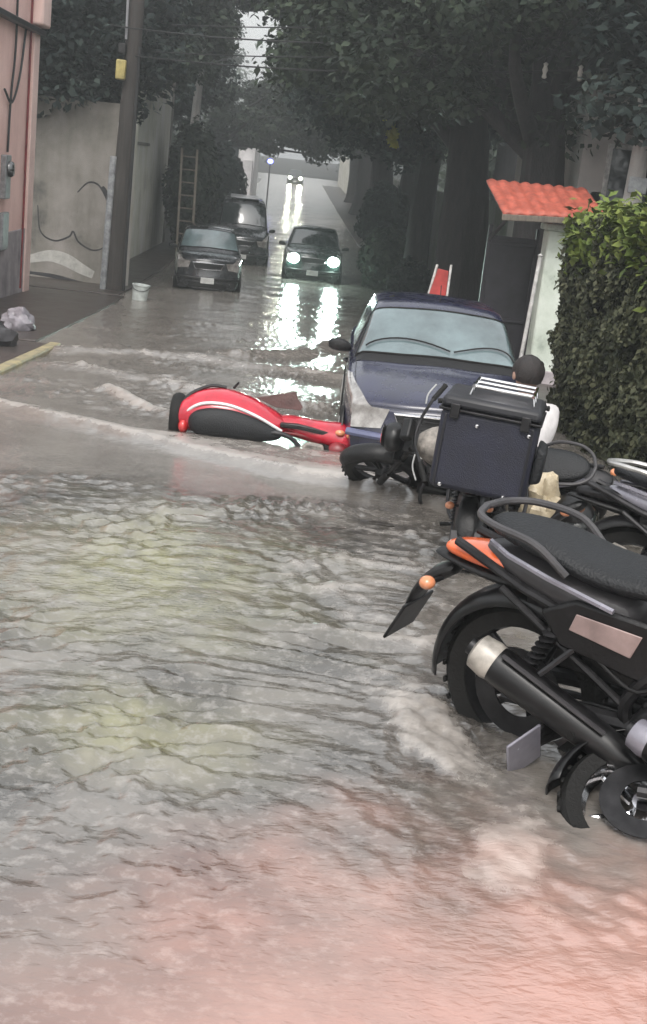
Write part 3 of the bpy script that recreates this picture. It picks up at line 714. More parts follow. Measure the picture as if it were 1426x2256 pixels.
def make_moto(name, label, group='motorcycles parked along the kerb', mtx=None):
    t = thing(name, label, 'motorcycle', group=group, mtx=mtx)
    r = .31
    wheel(t, 'rear_wheel', 0, r, .062); wheel(t, 'front_wheel', 1.32, r, .052)
    # hugger and outer arc
    def fender(cx, cz, rr, hw, a0, a1, nm, m):
        P = np.zeros((22, 9, 3))
        for i, a in enumerate(np.linspace(R(a0), R(a1), 22)):
            for j, s_ in enumerate(np.linspace(-1, 1, 9)):
                q = rr-.05*abs(s_)**3
                P[i, j] = (cx+q*math.cos(a), s_*hw, cz+q*math.sin(a))
        o = MB().grid(P).build(nm, m, t, smooth=60)
        so = o.modifiers.new('t', 'SOLIDIFY'); so.thickness = .006
        return o
    fender(0, r, r+.05, .10, 25, 186, 'rear_fender', 'gloss')
    fender(1.32, r, r+.04, .075, 25, 170, 'front_fender', 'black')
    # frame, swingarm, engine
    fr = MB()
    for s_ in (1, -1):
        fr.tube(bez([(1.03, s_*.04, .86), (.85, s_*.12, .72), (.55, s_*.14, .62), (.40, s_*.13, .45), (.42, s_*.1, .30)], 6), .022, 8)
        fr.tube(bez([(1.04, s_*.04, .76), (.98, s_*.1, .5), (.85, s_*.12, .27), (.45, s_*.12, .24)], 6), .019, 8)
        fr.tube([(.45, s_*.13, .6), (.0, s_*.11, .70), (-.28, s_*.07, .78)], .016, 8)
        fr.tube([(.40, s_*.13, .42), (-.08, s_*.11, .68)], .013, 8)
    fr.build('frame', 'dsteel', t)
    sw = MB()
    for s_ in (1, -1): sw.tube([(.42, s_*.11, .36), (.1, s_*.115, .33), (-.03, s_*.115, r)], [.032, .027, .024], 8)
    sw.build('swingarm', 'dsteel', t)
    for s_ in (1, -1):
        sh = MB().tube([(.02, s_*.135, .36), (.14, s_*.13, .64)], .014, 8)
        for k in range(9): sh.lathe([(.020, -.006), (.031, 0), (.020, .006)], 12, (.04+.085*k/8, s_*.134, .41+.18*k/8), 'z')
        sh.build('shock_absorber', 'dsteel', t)
    en = MB().box((.62, 0, .36), (.36, .24, .20)).box((.70, 0, .50), (.2, .2, .12)).lathe([(.09, -.15), (.11, -.14), (.11, .14), (.09, .15)], 24, (.52, 0, .35), 'y')
    en.build('engine', 'dsteel', t, bevel=.015)
    cy = MB()
    for k in range(7):
        cy.box((.76+.012*k, 0, .47+.028*k), (.22-.008*k, .21-.006*k, .012), Matrix.Rotation(R(-18), 3, 'Y'))
    cy.box((.80, 0, .54), (.14, .14, .2), Matrix.Rotation(R(-18), 3, 'Y'))
    cy.build('cylinder', 'alum', t)
    # exhaust on the right side (y negative)
    MB().tube(bez([(.88, -.06, .50), (.98, -.10, .40), (.92, -.15, .24), (.65, -.17, .20), (.42, -.17, .24)], 8), .023, 10).build('exhaust_pipe', 'steel', t)
    a, b_ = Vector((.50, -.175, .25)), Vector((-.10, -.21, .49))
    d = (b_-a)
    mu = MB().tube([a, a+d*.08, a+d*.14, a+d*.84, a+d*.88], [.025, .044, .056, .066, .062], 20).build('muffler', 'gloss', t)
    MB().tube([a+d*.87, a+d*.90, a+d*.985, b_], [.063, .067, .060, .042], 20).build('end_cap', 'muffwhite', mu)
    MB().tube([a+d*.985, a+d*1.03], [.03, .03], 14).build('tail_pipe', 'dsteel', mu)
    MB().tube([a+d*.2+Vector((0, -.045, .066)), a+d*.8+Vector((0, -.045, .076))], [.012, .012], 6, flat=.4).build('heat_shield', 'greypl', mu)
    MB().tube([a+d*.62+Vector((0, 0, .07)), Vector((.24, -.12, .60))], .010, 6).build('muffler_bracket', 'dsteel', mu)
    # tank, seat, tail
    def sec(x, hw, z0, z1, k=12, p=2.4):
        out = []
        for i in range(k):
            a_ = 2*PI*i/k; c, s_ = math.cos(a_), math.sin(a_)
            out.append((x, hw*math.copysign(abs(c)**(2/p), c), (z0+z1)/2+(z1-z0)/2*math.copysign(abs(s_)**(2/p), s_)))
        return out
    MB().loft([sec(.52, .08, .74, .84), sec(.60, .13, .70, .92), sec(.76, .165, .70, 1.0), (sec(.92, .15, .72, 1.0)), sec(1.02, .08, .78, .94), sec(1.05, .03, .82, .9)]).build('fuel_tank', 'gloss', t, sub=2)
    MB().lathe([(.045, 0), (.045, .012), (.03, .02), (.001, .022)], 20, (.80, 0, 1.0)).build('tank_cap', 'chrome', t)
    MB().loft([sec(.58, .10, .78, .845), sec(.42, .135, .755, .85), sec(.22, .145, .755, .845), sec(.10, .135, .79, .885), sec(-.04, .125, .81, .895), sec(-.14, .085, .83, .895), sec(-.19, .03, .84, .88)]).build('seat', 'seat', t, sub=2)
    MB().loft([sec(.40, .125, .60, .77), sec(.15, .13, .63, .78), sec(-.02, .115, .68, .81), sec(-.14, .075, .715, .80), sec(-.20, .03, .74, .79)]).build('tail_cowl', 'greypl', t, sub=2)
    for s_ in (1, -1):
        o = [(.46, .52), (.16, .56), (.08, .66), (.20, .73), (.46, .72), (.52, .62)]
        sp = MB().prism(o, 'y', s_*.125, s_*.15).build('side_panel', 'black', t, bevel=.012)
        MB().prism([(.40, .60), (.19, .63), (.21, .69), (.43, .68)], 'y', s_*.151, s_*.157).build('panel_insert', 'pinkpanel', sp, bevel=.003)
        MB().tube([(.33, s_*.16, .735), (.10, s_*.15, .775), (-.06, s_*.12, .80), (-.16, s_*.055, .805)], .010, 6).build('tail_trim', 'lilac', t)
    tl = MB().loft([sec(-.04, .095, .69, .775), sec(-.16, .092, .695, .782), sec(-.29, .07, .702, .768), sec(-.36, .03, .712, .745)]).build('tail_light', 'orange', t, sub=2)
    MB().loft([sec(-.02, .07, .64, .70), sec(-.20, .075, .66, .705), sec(-.33, .06, .685, .712), sec(-.40, .03, .69, .71)]).build('tail_tray', 'black', t, sub=1)
    gr = MB()
    for s_ in (1, -1):
        gr.tube(bez([(.16, s_*.15, .80), (.05, s_*.165, .88), (-.10, s_*.15, .90), (-.19, s_*.09, .90), (-.22, 0, .90)], 6), .013, 8)
    gr.build('grab_rail', 'greypl', t)
    # plate holder hanging off the tail
    MB().loft([sec(-.28, .06, .64, .70), sec(-.40, .07, .57, .65), sec(-.46, .06, .49, .56), sec(-.50, .05, .40, .46)]).build('rear_mudguard', 'black', t, sub=1)
    pr = Matrix.Rotation(R(28), 3, 'Y')
    MB().box((-.495, 0, .42), (.012, .19, .17), pr).build('license_plate', 'dsteel', t, bevel=.006)
    for s_ in (1, -1):
        i_ = MB().tube([(-.34, s_*.05, .62), (-.35, s_*.10, .62)], .009, 6).build('rear_indicator', 'black', t)
        MB().ell((-.355, s_*.12, .62), (.028, .03, .024)).build('lens', 'amber', i_)
    # belly guard, crash bar, hoses and wiring that fill the frame
    MB().prism([(.36, .20), (.95, .17), (1.04, .34), (.98, .44), (.40, .34)], 'y', -.15, .15).build('belly_guard', 'black', t, bevel=.02)
    for s_ in (1, -1):
        MB().tube(bez([(.93, s_*.10, .62), (.98, s_*.24, .52), (.94, s_*.28, .38), (.80, s_*.24, .26), (.66, s_*.12, .22)], 6), .014, 8).build('crash_bar', 'dsteel', t)
    hz = MB()
    for k in range(7):
        y_ = -.13+.045*k
        hz.tube(bez([(.55+.02*k, y_, .60), (.44, y_*1.2, .50+.02*(k % 3)), (.30, y_*1.1, .55), (.18+.02*k, y_, .62)], 5), .008, 6)
    hz.box((.28, 0, .55), (.30, .20, .16)).box((.10, 0, .66), (.2, .16, .08))
    hz.build('battery_tray', 'black', t, bevel=.01)
    # forks, bars, head
    fk = MB()
    for s_ in (1, -1):
        fk.tube([(1.32, s_*.095, r), (1.24, s_*.095, .50)], .027, 12); fk.tube([(1.24, s_*.095, .50), (1.04, s_*.095, .98)], .020, 12)
    fk.box((1.07, 0, .93), (.09, .24, .03), Matrix.Rotation(R(-22), 3, 'Y')).box((1.15, 0, .76), (.09, .24, .03), Matrix.Rotation(R(-22), 3, 'Y'))
    fk.build('front_fork', 'steel', t)
    MB().tube(bez([(.90, .37, 1.06), (.96, .24, 1.08), (1.03, .08, 1.01), (1.03, -.08, 1.01), (.96, -.24, 1.08), (.90, -.37, 1.06)], 6), .012, 8).build('handlebar', 'dsteel', t)
    for s_ in (1, -1):
        MB().tube([(.955, s_*.25, 1.08), (.90, s_*.37, 1.06), (.895, s_*.385, 1.06)], [.018, .018, .02], 10).build('grip', 'rubber', t)
        MB().tube(bez([(1.0, s_*.2, 1.085), (1.0, s_*.29, 1.07), (.96, s_*.38, 1.06)], 5), .006, 6).build('brake_lever', 'alum', t)
        mi = MB().tube([(.97, s_*.22, 1.09), (.96, s_*.30, 1.25)], .007, 6).build('mirror', 'black', t)
        MB().ell((.96, s_*.33, 1.28), (.018, .065, .042)).build('mirror_head', 'black', mi)
        MB().tube([(.30, s_*.12, .34), (.28, s_*.25, .33)], .014, 8).build('footpeg', 'rubber', t)
    hd = MB().ell((1.20, 0, .90), (.09, .11, .10)).build('headlight', 'gloss', t)
    MB().lathe([(.001, .012), (.06, .010), (.088, 0)], 20, (1.275, 0, .90), 'x').build('lens', 'lampglass', hd)
    MB().box((1.09, 0, 1.05), (.08, .16, .07), Matrix.Rotation(R(30), 3, 'Y')).build('instrument_panel', 'black', t, bevel=.015)
    MB().tube([(.50, .13, .26), (.38, .26, .03)], .011, 8).build('side_stand', 'dsteel', t)
    MB().prism([(.40, .33), (.02, .28), (-.06, .31), (-.02, .37), (.38, .40)], 'y', .118, .135).build('chain_guard', 'black', t, bevel=.006)
    return t
def pose(x, y, z, yaw, lean=0, pitch=0, s=1.):
    return Matrix.Translation((x, y, z)) @ Matrix.Rotation(R(yaw), 4, 'Z') @ Matrix.Rotation(R(pitch), 4, 'Y') @ Matrix.Rotation(R(lean), 4, 'X') @ Matrix.Scale(s, 4)
m1 = make_moto('parked_motorcycle', 'black motorcycle with orange tail light and white tipped muffler, nearest upright one', mtx=pose(1.15, 4.72, -.16, -38, 6, 0, 1.18))
def drop(root, *names):
    for ch in list(root.children):
        if ch.name.split('.')[0] in names:
            for g_ in list(ch.children): bpy.data.objects.remove(g_)
            bpy.data.objects.remove(ch)
def dup_moto(label, mtx):
    c = copy_tree(m1); c.matrix_world = mtx; c['label'] = label; return c
m2 = dup_moto('motorcycle with lilac tail panels and pale grab rail next to the hedge', pose(1.90, 6.12, -.12, -30, -6, 0, 1.04))
recolor(m2, 'tail_cowl', 'lilac'); recolor(m2, 'tail_light', 'dsteel'); recolor(m2, 'side_panel', 'greypl'); recolor(m2, 'grab_rail', 'alum'); recolor(m2, 'rear_fender', 'black')
m4 = dup_moto('capsized motorcycle nearest the viewer, mostly under water, with chrome rim', pose(1.32, 3.78, -.11, -28, -62, 0, .98))
recolor(m4, 'tail_light', 'dsteel'); recolor(m4, 'grab_rail', 'chrome'); recolor(m4, 'tail_cowl', 'black'); recolor(m4, 'rim', 'chrome'); recolor(m4, 'license_plate', 'lilac')
m5 = dup_moto('black motorcycle tipped over in front of the navy hatchback', pose(2.22, 9.22, -.24, 166, -52, 0, 1.))
recolor(m5, 'tail_light', 'dsteel'); recolor(m5, 'fuel_tank', 'mud'); recolor(m5, 'front_fork', 'black'); drop(m5, 'mirror')
m3 = dup_moto('dark delivery motorcycle standing under the black carrier box', pose(1.28, 7.20, -.22, 76, -4, 0, .92))
drop(m3, 'mirror'); drop(m4, 'rear_indicator')
recolor(m4, 'end_cap', 'lilac')
recolor(m3, 'tail_light', 'redlens'); recolor(m3, 'tail_cowl', 'mud')
# delivery box strapped on the rear rack
bx = thing('delivery_box', 'big black delivery box with silver rack on its lid', 'box', mtx=pose(1.195, 6.86, .455, 76-90, 0, 3))
b = MB().box((0, 0, .245), (.53, .44, .45), taper=1.0); b.build('box_body', 'box', bx, bevel=.035)
MB().box((0, 0, .505), (.55, .46, .07), taper=.96).build('lid', 'boxtrim', bx, bevel=.025)
MB().box((0, -.002, .464), (.555, .465, .014)).build('lid_seam', 'dsteel', bx, bevel=.004)
rk = MB()
for y in (-.15, .0, .15): rk.tube([(-.13, y, .55), (-.12, y, .60), (.20, y, .60), (.21, y, .55)], .010, 8)
for x in (-.12, .20): rk.tube([(x, -.17, .60), (x, .17, .60)], .010, 8)
rk.build('lid_rack', 'chrome', bx)
for x in (-.19, .19):
    lt = MB().box((x, -.238, .46), (.05, .016, .08)).build('latch', 'dsteel', bx, bevel=.005)
for x, z in ((-.06, .40), (.15, .045), (-.20, .05), (.22, .40)):
    MB().lathe([(.001, -.008), (.010, -.006), (.013, 0)], 12, (x, -.226, z), 'y').build('stud', 'chrome', bx)
for x in (-.235, .235): MB().box((x, -.222, .24), (.016, .012, .40)).build('corner_strip', 'boxtrim', bx, bevel=.004)
MB().prism([(.262, .12), (.275, .34), (.33, .31), (.325, .14)], 'y', -.16, .12).build('side_pouch', 'seat', bx, bevel=.02)

# ------------------------------------------------------------------ red scooter on its side in the stream
sc = thing('red_scooter', 'red scooter lying on its side half sunk in the brown stream', 'scooter', mtx=Matrix.Translation((-.06, 11.28, -.37)) @ Matrix.Rotation(R(-3), 4, 'Z'))
def shell(pts, nm, m, par, sub=2, k=14):
    """pts: (x, z centre, half height, y centre, half depth)"""
    secs = []
    for x, zc, hh, yc, hd in pts:
        secs.append([(x, yc+hd*math.cos(2*PI*i/k), zc+hh*math.sin(2*PI*i/k)) for i in range(k)])
    return MB().loft(secs).build(nm, m, par, sub=sub)
shell([(-.80, .16, .05, 0, .06), (-.77, .19, .13, 0, .15), (-.62, .24, .20, .02, .24), (-.40, .27, .215, .03, .27), (-.15, .25, .19, .03, .26), (.05, .20, .14, .04, .22), (.20, .17, .09, .04, .16), (.26, .16, .04, .04, .08)], 'rear_body', 'red', sc)
shell([(-.66, .18, .03, -.16, .03), (-.62, .18, .10, -.19, .07), (-.48, .19, .145, -.215, .085), (-.25, .19, .145, -.215, .085), (-.05, .165, .11, -.19, .08), (.12, .13, .06, -.16, .06), (.18, .12, .02, -.14, .03)], 'seat', 'seat', sc)
MB().tube(bez([(-.70, -.10, .14), (-.66, -.17, .27), (-.52, -.20, .355), (-.30, -.20, .36), (-.06, -.19, .29), (.18, -.15, .17)], 7), .014, 8).build('seat_rim', 'whitepaint', sc)
shell([(.10, .20, .08, .06, .12), (.25, .195, .10, .05, .14), (.45, .165, .105, .04, .16), (.60, .15, .12, .03, .19), (.74, .14, .15, .0, .22), (.83, .12, .10, 0, .18), (.86, .11, .05, 0, .1)], 'leg_shield', 'red', sc)
MB().loft([[(x, y, z+dz) for y, dz in ((-.10, -.02), (.12, .02), (.12, .05), (-.10, .01))] for x, z in ((.08, .15), (.3, .15), (.6, .12))]).build('floorboard', 'redd', sc, bevel=.01)
shell([(.60, .06, .03, -.20, .04), (.66, .06, .085, -.20, .075), (.74, .055, .085, -.20, .075), (.79, .05, .03, -.20, .04)], 'front_fender', 'redd', sc)
hl = shell([(.76, .16, .02, -.11, .03), (.80, .165, .06, -.12, .07), (.85, .165, .055, -.12, .065), (.87, .16, .02, -.12, .03)], 'headlight', 'lampglass', sc)
fl = MB().prism([(-.10, .40), (.02, .43), (.27, .50), (.285, .44), (.34, .36), (.32, .33), (.10, .33)], 'y', .10, .118).build('floor_mat_flap', 'brownflap', sc, bevel=.004)
w_ = MB().lathe([(.14, -.05), (.19, -.055), (.21, -.03), (.215, 0), (.21, .03), (.19, .055), (.14, .05)], 36, (-.78, .06, .16), 'x', closed=True).build('rear_wheel', 'rubber', sc)
MB().lathe([(.145, -.03), (.12, -.01), (.04, .02), (.03, .04), (.03, -.03)], 24, (-.78, .06, .16), 'x').build('rim', 'dsteel', w_)
w_ = MB().lathe([(.14, -.05), (.19, -.055), (.21, -.03), (.215, 0), (.21, .03), (.19, .055), (.14, .05)], 36, (.72, -.06, .04), 'z', closed=True).build('front_wheel', 'rubber', sc)
MB().lathe([(.145, -.03), (.12, -.01), (.04, .02), (.03, .04), (.03, -.03)], 24, (.72, -.06, .04), 'z').build('rim', 'dsteel', w_)
MB().tube(bez([(.60, .1, .16), (.66, .2, .22), (.70, .30, .20), (.66, .40, .12)], 5), .014, 8).build('handlebar', 'dsteel', sc)
MB().tube([(.69, .30, .2), (.655, .41, .115)], .02, 8).build('grip', 'rubber', sc)
MB().ell((-.70, -.12, .12), (.05, .09, .07)).build('tail_light', 'redlens', sc)
MB().prism([(.16, .24), (.32, .245), (.62, .20), (.62, .165), (.32, .20), (.16, .20)], 'y', -.14, -.08).build('floor_recess', 'gloss', sc, bevel=.008)
MB().tube(bez([(-.02, -.17, .10), (.12, -.20, .16), (.26, -.19, .13), (.36, -.19, .05)], 6), .022, 8).build('kick_starter', 'dsteel', sc)
MB().tube(bez([(-.74, -.05, .30), (-.66, -.02, .40), (-.50, .04, .475), (-.36, .06, .47)], 6), .016, 8).build('grab_rail', 'gloss', sc)
MB().prism([(.30, .02), (.42, .11), (.56, .10), (.60, -.02)], 'y', -.235, -.17).build('engine_cover', 'mud', sc, bevel=.02)
for k_, (x_, z_) in enumerate(((.70, .22), (.80, .20))):
    MB().ell((x_, -.19, z_), (.045, .03, .028)).build('indicator', 'amber', sc)
MB().tube([(.70, .10, .24), (.77, .08, .36)], .008, 6).build('mirror_stem', 'chrome', sc)
MB().ell((.79, .08, .385), (.055, .02, .035)).build('mirror', 'black', sc)
MB().tube([(-.30, .12, .46), (-.26, .12, .52)], .012, 6).build('rack_stub', 'dsteel', sc)

# ------------------------------------------------------------------ crouching person behind the delivery box
def skin_body(name, chain, m, parent, sub=2):
    """chain: dict joints -> (pos, radius), edges list; grown with a Skin modifier from the first joint"""
    J, E = chain; idx = {k: i for i, k in enumerate(J)}
    me = bpy.data.meshes.new(name); me.from_pydata([J[k][0] for k in J], [(idx[a], idx[b]) for a, b in E], []); me.update()
    o = bpy.data.objects.new(name, me); COL.objects.link(o)
    o.modifiers.new('skin', 'SKIN').use_smooth_shade = True
    sv = me.skin_vertices[0].data if me.skin_vertices else None
    if sv is None:
        lay = me.attributes  # fallback
    for i, k in enumerate(J):
        rr = J[k][1]; sv[i].radius = rr if isinstance(rr, tuple) else (rr, rr)
        sv[i].use_root = (i == 0)
    s_ = o.modifiers.new('sub', 'SUBSURF'); s_.levels = sub; s_.render_levels = sub
    me.materials.append(M[m]); o.parent = parent
    return o
per = thing('person', 'person in a white shirt crouching behind the black delivery box', 'person', mtx=Matrix.Translation((2.06, 9.62, -.41)) @ Matrix.Rotation(R(112), 4, 'Z') @ Matrix.Scale(1.16, 4))
J = {'pelvis': ((0, 0, .32), (.12, .10)), 'waist': ((.06, 0, .47), (.115, .095)), 'chest': ((.13, 0, .64), (.14, .10)), 'neck0': ((.17, 0, .78), (.065, .065)), 'neck': ((.185, 0, .84), (.052, .052)),
     'head0': ((.205, 0, .90), (.075, .078)), 'head1': ((.215, 0, .965), (.083, .096)), 'head2': ((.205, 0, 1.03), (.065, .07))}
E = [('pelvis', 'waist'), ('waist', 'chest'), ('chest', 'neck0'), ('neck0', 'neck'), ('neck', 'head0'), ('head0', 'head1'), ('head1', 'head2')]
hands = []
for s_, n in ((1, 'l'), (-1, 'r')):
    J.update({'hip'+n: ((.03, s_*.11, .30), .085), 'knee'+n: ((.40, s_*.17, .46), .06), 'calf'+n: ((.26, s_*.165, .26), .055), 'ank'+n: ((.16, s_*.15, .08), .038), 'toe'+n: ((.32, s_*.17, .03), .036),
              'sh'+n: ((.15, s_*.19, .715), .056), 'elb'+n: ((.33, s_*.27, .52), .042), 'wri'+n: ((.52, s_*.20, .50), .029), 'palm'+n: ((.585, s_*.19, .495), (.038, .016))})
    E += [('pelvis', 'hip'+n), ('hip'+n, 'knee'+n), ('knee'+n, 'calf'+n), ('calf'+n, 'ank'+n), ('ank'+n, 'toe'+n), ('chest', 'sh'+n), ('sh'+n, 'elb'+n), ('elb'+n, 'wri'+n), ('wri'+n, 'palm'+n)]
    for k, (dy, ln) in enumerate(((-.030, .062), (-.010, .074), (.010, .070), (.029, .055))):
        a = 'f%d%s' % (k, n)
        J[a+'a'] = ((.625, s_*.19+dy, .492), .0095); J[a+'b'] = ((.625+ln*.55, s_*.19+dy*1.1, .482), .0085); J[a+'c'] = ((.625+ln*.85, s_*.19+dy*1.1, .455), .007)
        E += [('palm'+n, a+'a'), (a+'a', a+'b'), (a+'b', a+'c')]
    J['t'+n+'a'] = ((.575, s_*.155, .482), .011); J['t'+n+'b'] = ((.615, s_*.135, .468), .0085)
    E += [('palm'+n, 't'+n+'a'), ('t'+n+'a', 't'+n+'b')]
bd = skin_body('body', (J, E), 'skin', per)
# features of the face, ears: one small mesh on the head
fc = MB().ell((.305, 0, .955), (.022, .016, .024)).ell((.29, 0, .915), (.016, .028, .008))
for s_ in (1, -1): fc.ell((.215, s_*.098, .955), (.020, .012, .030)).ell((.292, s_*.035, .975), (.010, .015, .008))
fc.build('face', 'skin', per, sub=1)
SJ = {'w': ((.02, 0, .36), (.135, .115)), 'waist': ((.06, 0, .48), (.135, .115)), 'chest': ((.13, 0, .65), (.16, .12)), 'col': ((.165, 0, .765), (.085, .085))}
SE = [('w', 'waist'), ('waist', 'chest'), ('chest', 'col')]
for s_, n in ((1, 'l'), (-1, 'r')):
    SJ.update({'sh'+n: ((.15, s_*.19, .715), .074), 'mid'+n: ((.25, s_*.24, .61), .066)}); SE += [('chest', 'sh'+n), ('sh'+n, 'mid'+n)]
skin_body('shirt', (SJ, SE), 'shirt', per)
TJ = {'p': ((0, 0, .33), (.14, .12))}; TE = []
for s_, n in ((1, 'l'), (-1, 'r')):
    TJ.update({'hip'+n: ((.03, s_*.11, .30), .10), 'knee'+n: ((.405, s_*.17, .465), .074), 'calf'+n: ((.26, s_*.165, .26), .07), 'ank'+n: ((.17, s_*.15, .10), .052)})
    TE += [('p', 'hip'+n), ('hip'+n, 'knee'+n), ('knee'+n, 'calf'+n), ('calf'+n, 'ank'+n)]
skin_body('trousers', (TJ, TE), 'trousers', per)
hr = MB(); hv = []
ring = []
for i, t in enumerate(np.linspace(0, PI*.70, 9)):
    for j in range(28):
        a = 2*PI*j/28
        k = 1.0 if math.cos(a) < .2 else 1-.42*((math.cos(a)-.2)/.8)*(i/8)
        tt = t*k; rr = 1+.16*noise2(np.array([j*1.7]), np.array([i*1.3]))[0]
        ring.append((.200+.122*rr*math.sin(tt)*math.cos(a), .108*rr*math.sin(tt)*math.sin(a), .985+.115*rr*math.cos(tt)))
hr.add(ring, [(i*28+j, i*28+(j+1) % 28, (i+1)*28+(j+1) % 28, (i+1)*28+j) for i in range(8) for j in range(28)])
ho = hr.build('hair', 'hair', per, smooth=80, sub=1)

# ------------------------------------------------------------------ left side: walls, pole, ladder, bucket
def zgl(y): return gz(y, .2)
pk = thing('pink_wall', 'tall salmon pink house wall with cables at the left edge', 'wall', (-5.42, 0, 0))
z0 = zgl(26)
b = MB().box((-.30, 21.6, z0+3.6), (.6, 10.6, 7.2)); b.build('wall_face', 'pink', pk)
MB().box((-.27, 27.17, z0+3.6), (.66, .54, 7.2)).build('corner_pilaster', 'pinkpale', pk, bevel=.02)
MB().box((-.29, 21.6, z0+.75), (.63, 10.64, 1.5)).build('plinth', 'pinkbase', pk, bevel=.02)
MB().box((-.24, 22.2, z0+5.35), (.80, 10.7, .10)).build('ledge', 'gate', pk, bevel=.01)
MB().box((-.20, 27.2, z0+6.0), (.86, .80, 1.1)).build('capital', 'pinkpale', pk, bevel=.05)
mt = MB().box((.05, 24.75, z0+2.55), (.12, .42, .80)).build('electric_meter', 'meter', pk, bevel=.02)
MB().lathe([(.15, 0), (.15, .05), (.12, .09), (.001, .10)], 20, (.11, 24.75, z0+2.70), 'x').build('meter_dial', 'glassdark', mt)
MB().box((.05, 24.75, z0+1.55), (.10, .5, .7)).build('junction_box', 'meter', pk, bevel=.02)
for q in ([(.035, 26.62, z0+7.1), (.035, 26.62, z0+4), (.04, 26.60, z0+.3)], [(.035, 25.2, z0+7.1), (.05, 25.2, z0+5), (.04, 25.0, z0+4.0), (.04, 24.9, z0+3.0)], [(.04, 26.1, z0+5.3), (.06, 25.6, z0+4.4), (.05, 25.05, z0+3.9), (.05, 24.4, z0+4.1)]):
    MB().tube(bez(q, 8), .022, 8).build('conduit', 'redd' if q[0][1] > 26.3 else 'wire', pk)
gwl = thing('graffiti_wall', 'grey stained boundary wall with black graffiti outlines', 'wall', (0, 30.4, 0), (0, 0, R(-8)))
z0 = zgl(30.5)
MB().box((-6.3, .2, z0+2.2), (4.2, .4, 4.4)).build('wall_face', 'graywall', gwl)
MB().box((-4.02, .17, z0+2.0), (.36, .52, 4.0)).build('wall_end', 'palewall', gwl, bevel=.03)
def stroke(pts, w, m='graf'):
    pts = bez(pts, 10); b = MB(); secs = []
    for i, p in enumerate(pts):
        a = np.array(pts[max(i-1, 0)]); c = np.array(pts[min(i+1, len(pts)-1)]); d = c-a; d /= np.linalg.norm(d)+1e-9
        n = np.array([-d[1], d[0]])*w*(.6+.4*math.sin(PI*i/(len(pts)-1)))
        secs.append([(p[0]-n[0], -.003, p[1]-n[1]), (p[0]+n[0], -.003, p[1]+n[1]), (p[0]+n[0], .0, p[1]+n[1]), (p[0]-n[0], .0, p[1]-n[1])])
    return b.loft(secs).build('graffiti', m, gwl, smooth=0)
zz = z0
stroke([(-6.05, zz+1.9), (-5.95, zz+1.3), (-5.6, zz+1.12), (-5.25, zz+1.25), (-5.15, zz+1.38), (-5.0, zz+1.15), (-4.65, zz+1.0), (-4.35, zz+1.12), (-4.22, zz+1.4)], .022)
stroke([(-5.1, zz+2.3), (-4.85, zz+2.55), (-4.6, zz+2.52), (-4.4, zz+2.25), (-4.32, zz+2.0)], .022)
stroke([(-4.50, zz+2.50), (-4.42, zz+2.38), (-4.38, zz+2.26)], .05)
stroke([(-4.36, zz+1.96), (-4.28, zz+1.92), (-4.22, zz+1.96)], .04)
stroke([(-6.2, zz+.62), (-5.7, zz+.75), (-5.3, zz+.70), (-4.95, zz+.55), (-4.6, zz+.42)], .15, 'grafgrey')
stroke([(-6.2, zz+.30), (-5.6, zz+.28), (-5.0, zz+.20), (-4.5, zz+.16)], .05)
w2 = thing('rendered_wall', 'pale plastered garden wall behind the wooden utility pole', 'wall', (0, 0, 0))
b = MB(); secs = []
for y in np.linspace(36, 50, 8):
    z = zgl(y); top = 6.1-.3*sstep(46, 50, y)
    secs.append([(-5.4, y, z), (-4.86+.012*(y-40), y, z), (-4.86+.012*(y-40), y, z+top), (-5.4, y, z+top)])
b.loft(secs).build('wall_face', 'palewall', w2, smooth=0)
for y in (36.2, 49.8):
    MB().box((-4.98, y, zgl(y)+3.05), (.55, .5, 6.2)).build('pier', 'graywall', w2, bevel=.03)
MB().box((-4.84, 43, zgl(43)+3.75), (.05, 13.2, .10)).build('string_course', 'graywall', w2, bevel=.01)
up = thing('utility_pole', 'dark leaning wooden utility pole with a yellow box', 'pole', (-3.86, 29.75, zgl(29.7)), (R(-2.2), R(.3), 0))
MB().tube([(0, 0, -.3), (.0, 0, 2), (.02, .0, 5.0), (.03, 0, 9)], [.245, .215, .185, .15], 18).build('pole_shaft', 'wood', up)
MB().tube([(.20, -.12, 0), (.19, -.1, 2), (.17, -.09, 5.6)], .045, 8).build('cable_conduit', 'wire', up)
MB().tube([(-.25, -.10, 0), (-.24, -.1, 1.4), (-.22, -.08, 3.2)], .085, 10).build('base_guard', 'meter', up)
MB().box((-.18, -.24, 5.05), (.22, .18, .42)).build('yellow_box', 'yellow', up, bevel=.03)
MB().box((-.19, -.2, 5.5), (.16, .16, .22)).build('relay', 'black', up, bevel=.02)
MB().tube([(-.12, -.22, 5.7), (-.14, -.22, 6.5), (-.16, -.2, 7.4)], .03, 8).build('riser_pipe', 'cable_grey', up)
MB().box((0, -.1, 6.9), (2.0, .12, .14)).build('crossarm', 'wood', up, bevel=.015)
for x in (-.85, -.45, .45, .85):
    MB().lathe([(.03, 0), (.05, .03), (.04, .06), (.055, .09), (.03, .13), (.001, .14)], 12, (x, -.1, 6.97)).build('insulator', 'ceramic', up)
pp = thing('concrete_post', 'pale thin concrete post beyond the plastered wall', 'pole', (-4.15, 51.2, zgl(51)), (0, R(2), 0))
MB().tube([(0, 0, 0), (0, 0, 8.5)], [.20, .14], 8).build('post_shaft', 'concrete', pp)
MB().tube([(0, 0, 6.6), (.5, -.2, 7.1), (1.0, -.4, 7.2)], .05, 8).build('bracket_arm', 'cable_grey', pp)
ld = thing('ladder', 'wooden ladder leaning on the wall behind the charcoal parked car', 'ladder', (-3.22, 41.2, zgl(41)), (R(-9), 0, R(12)))
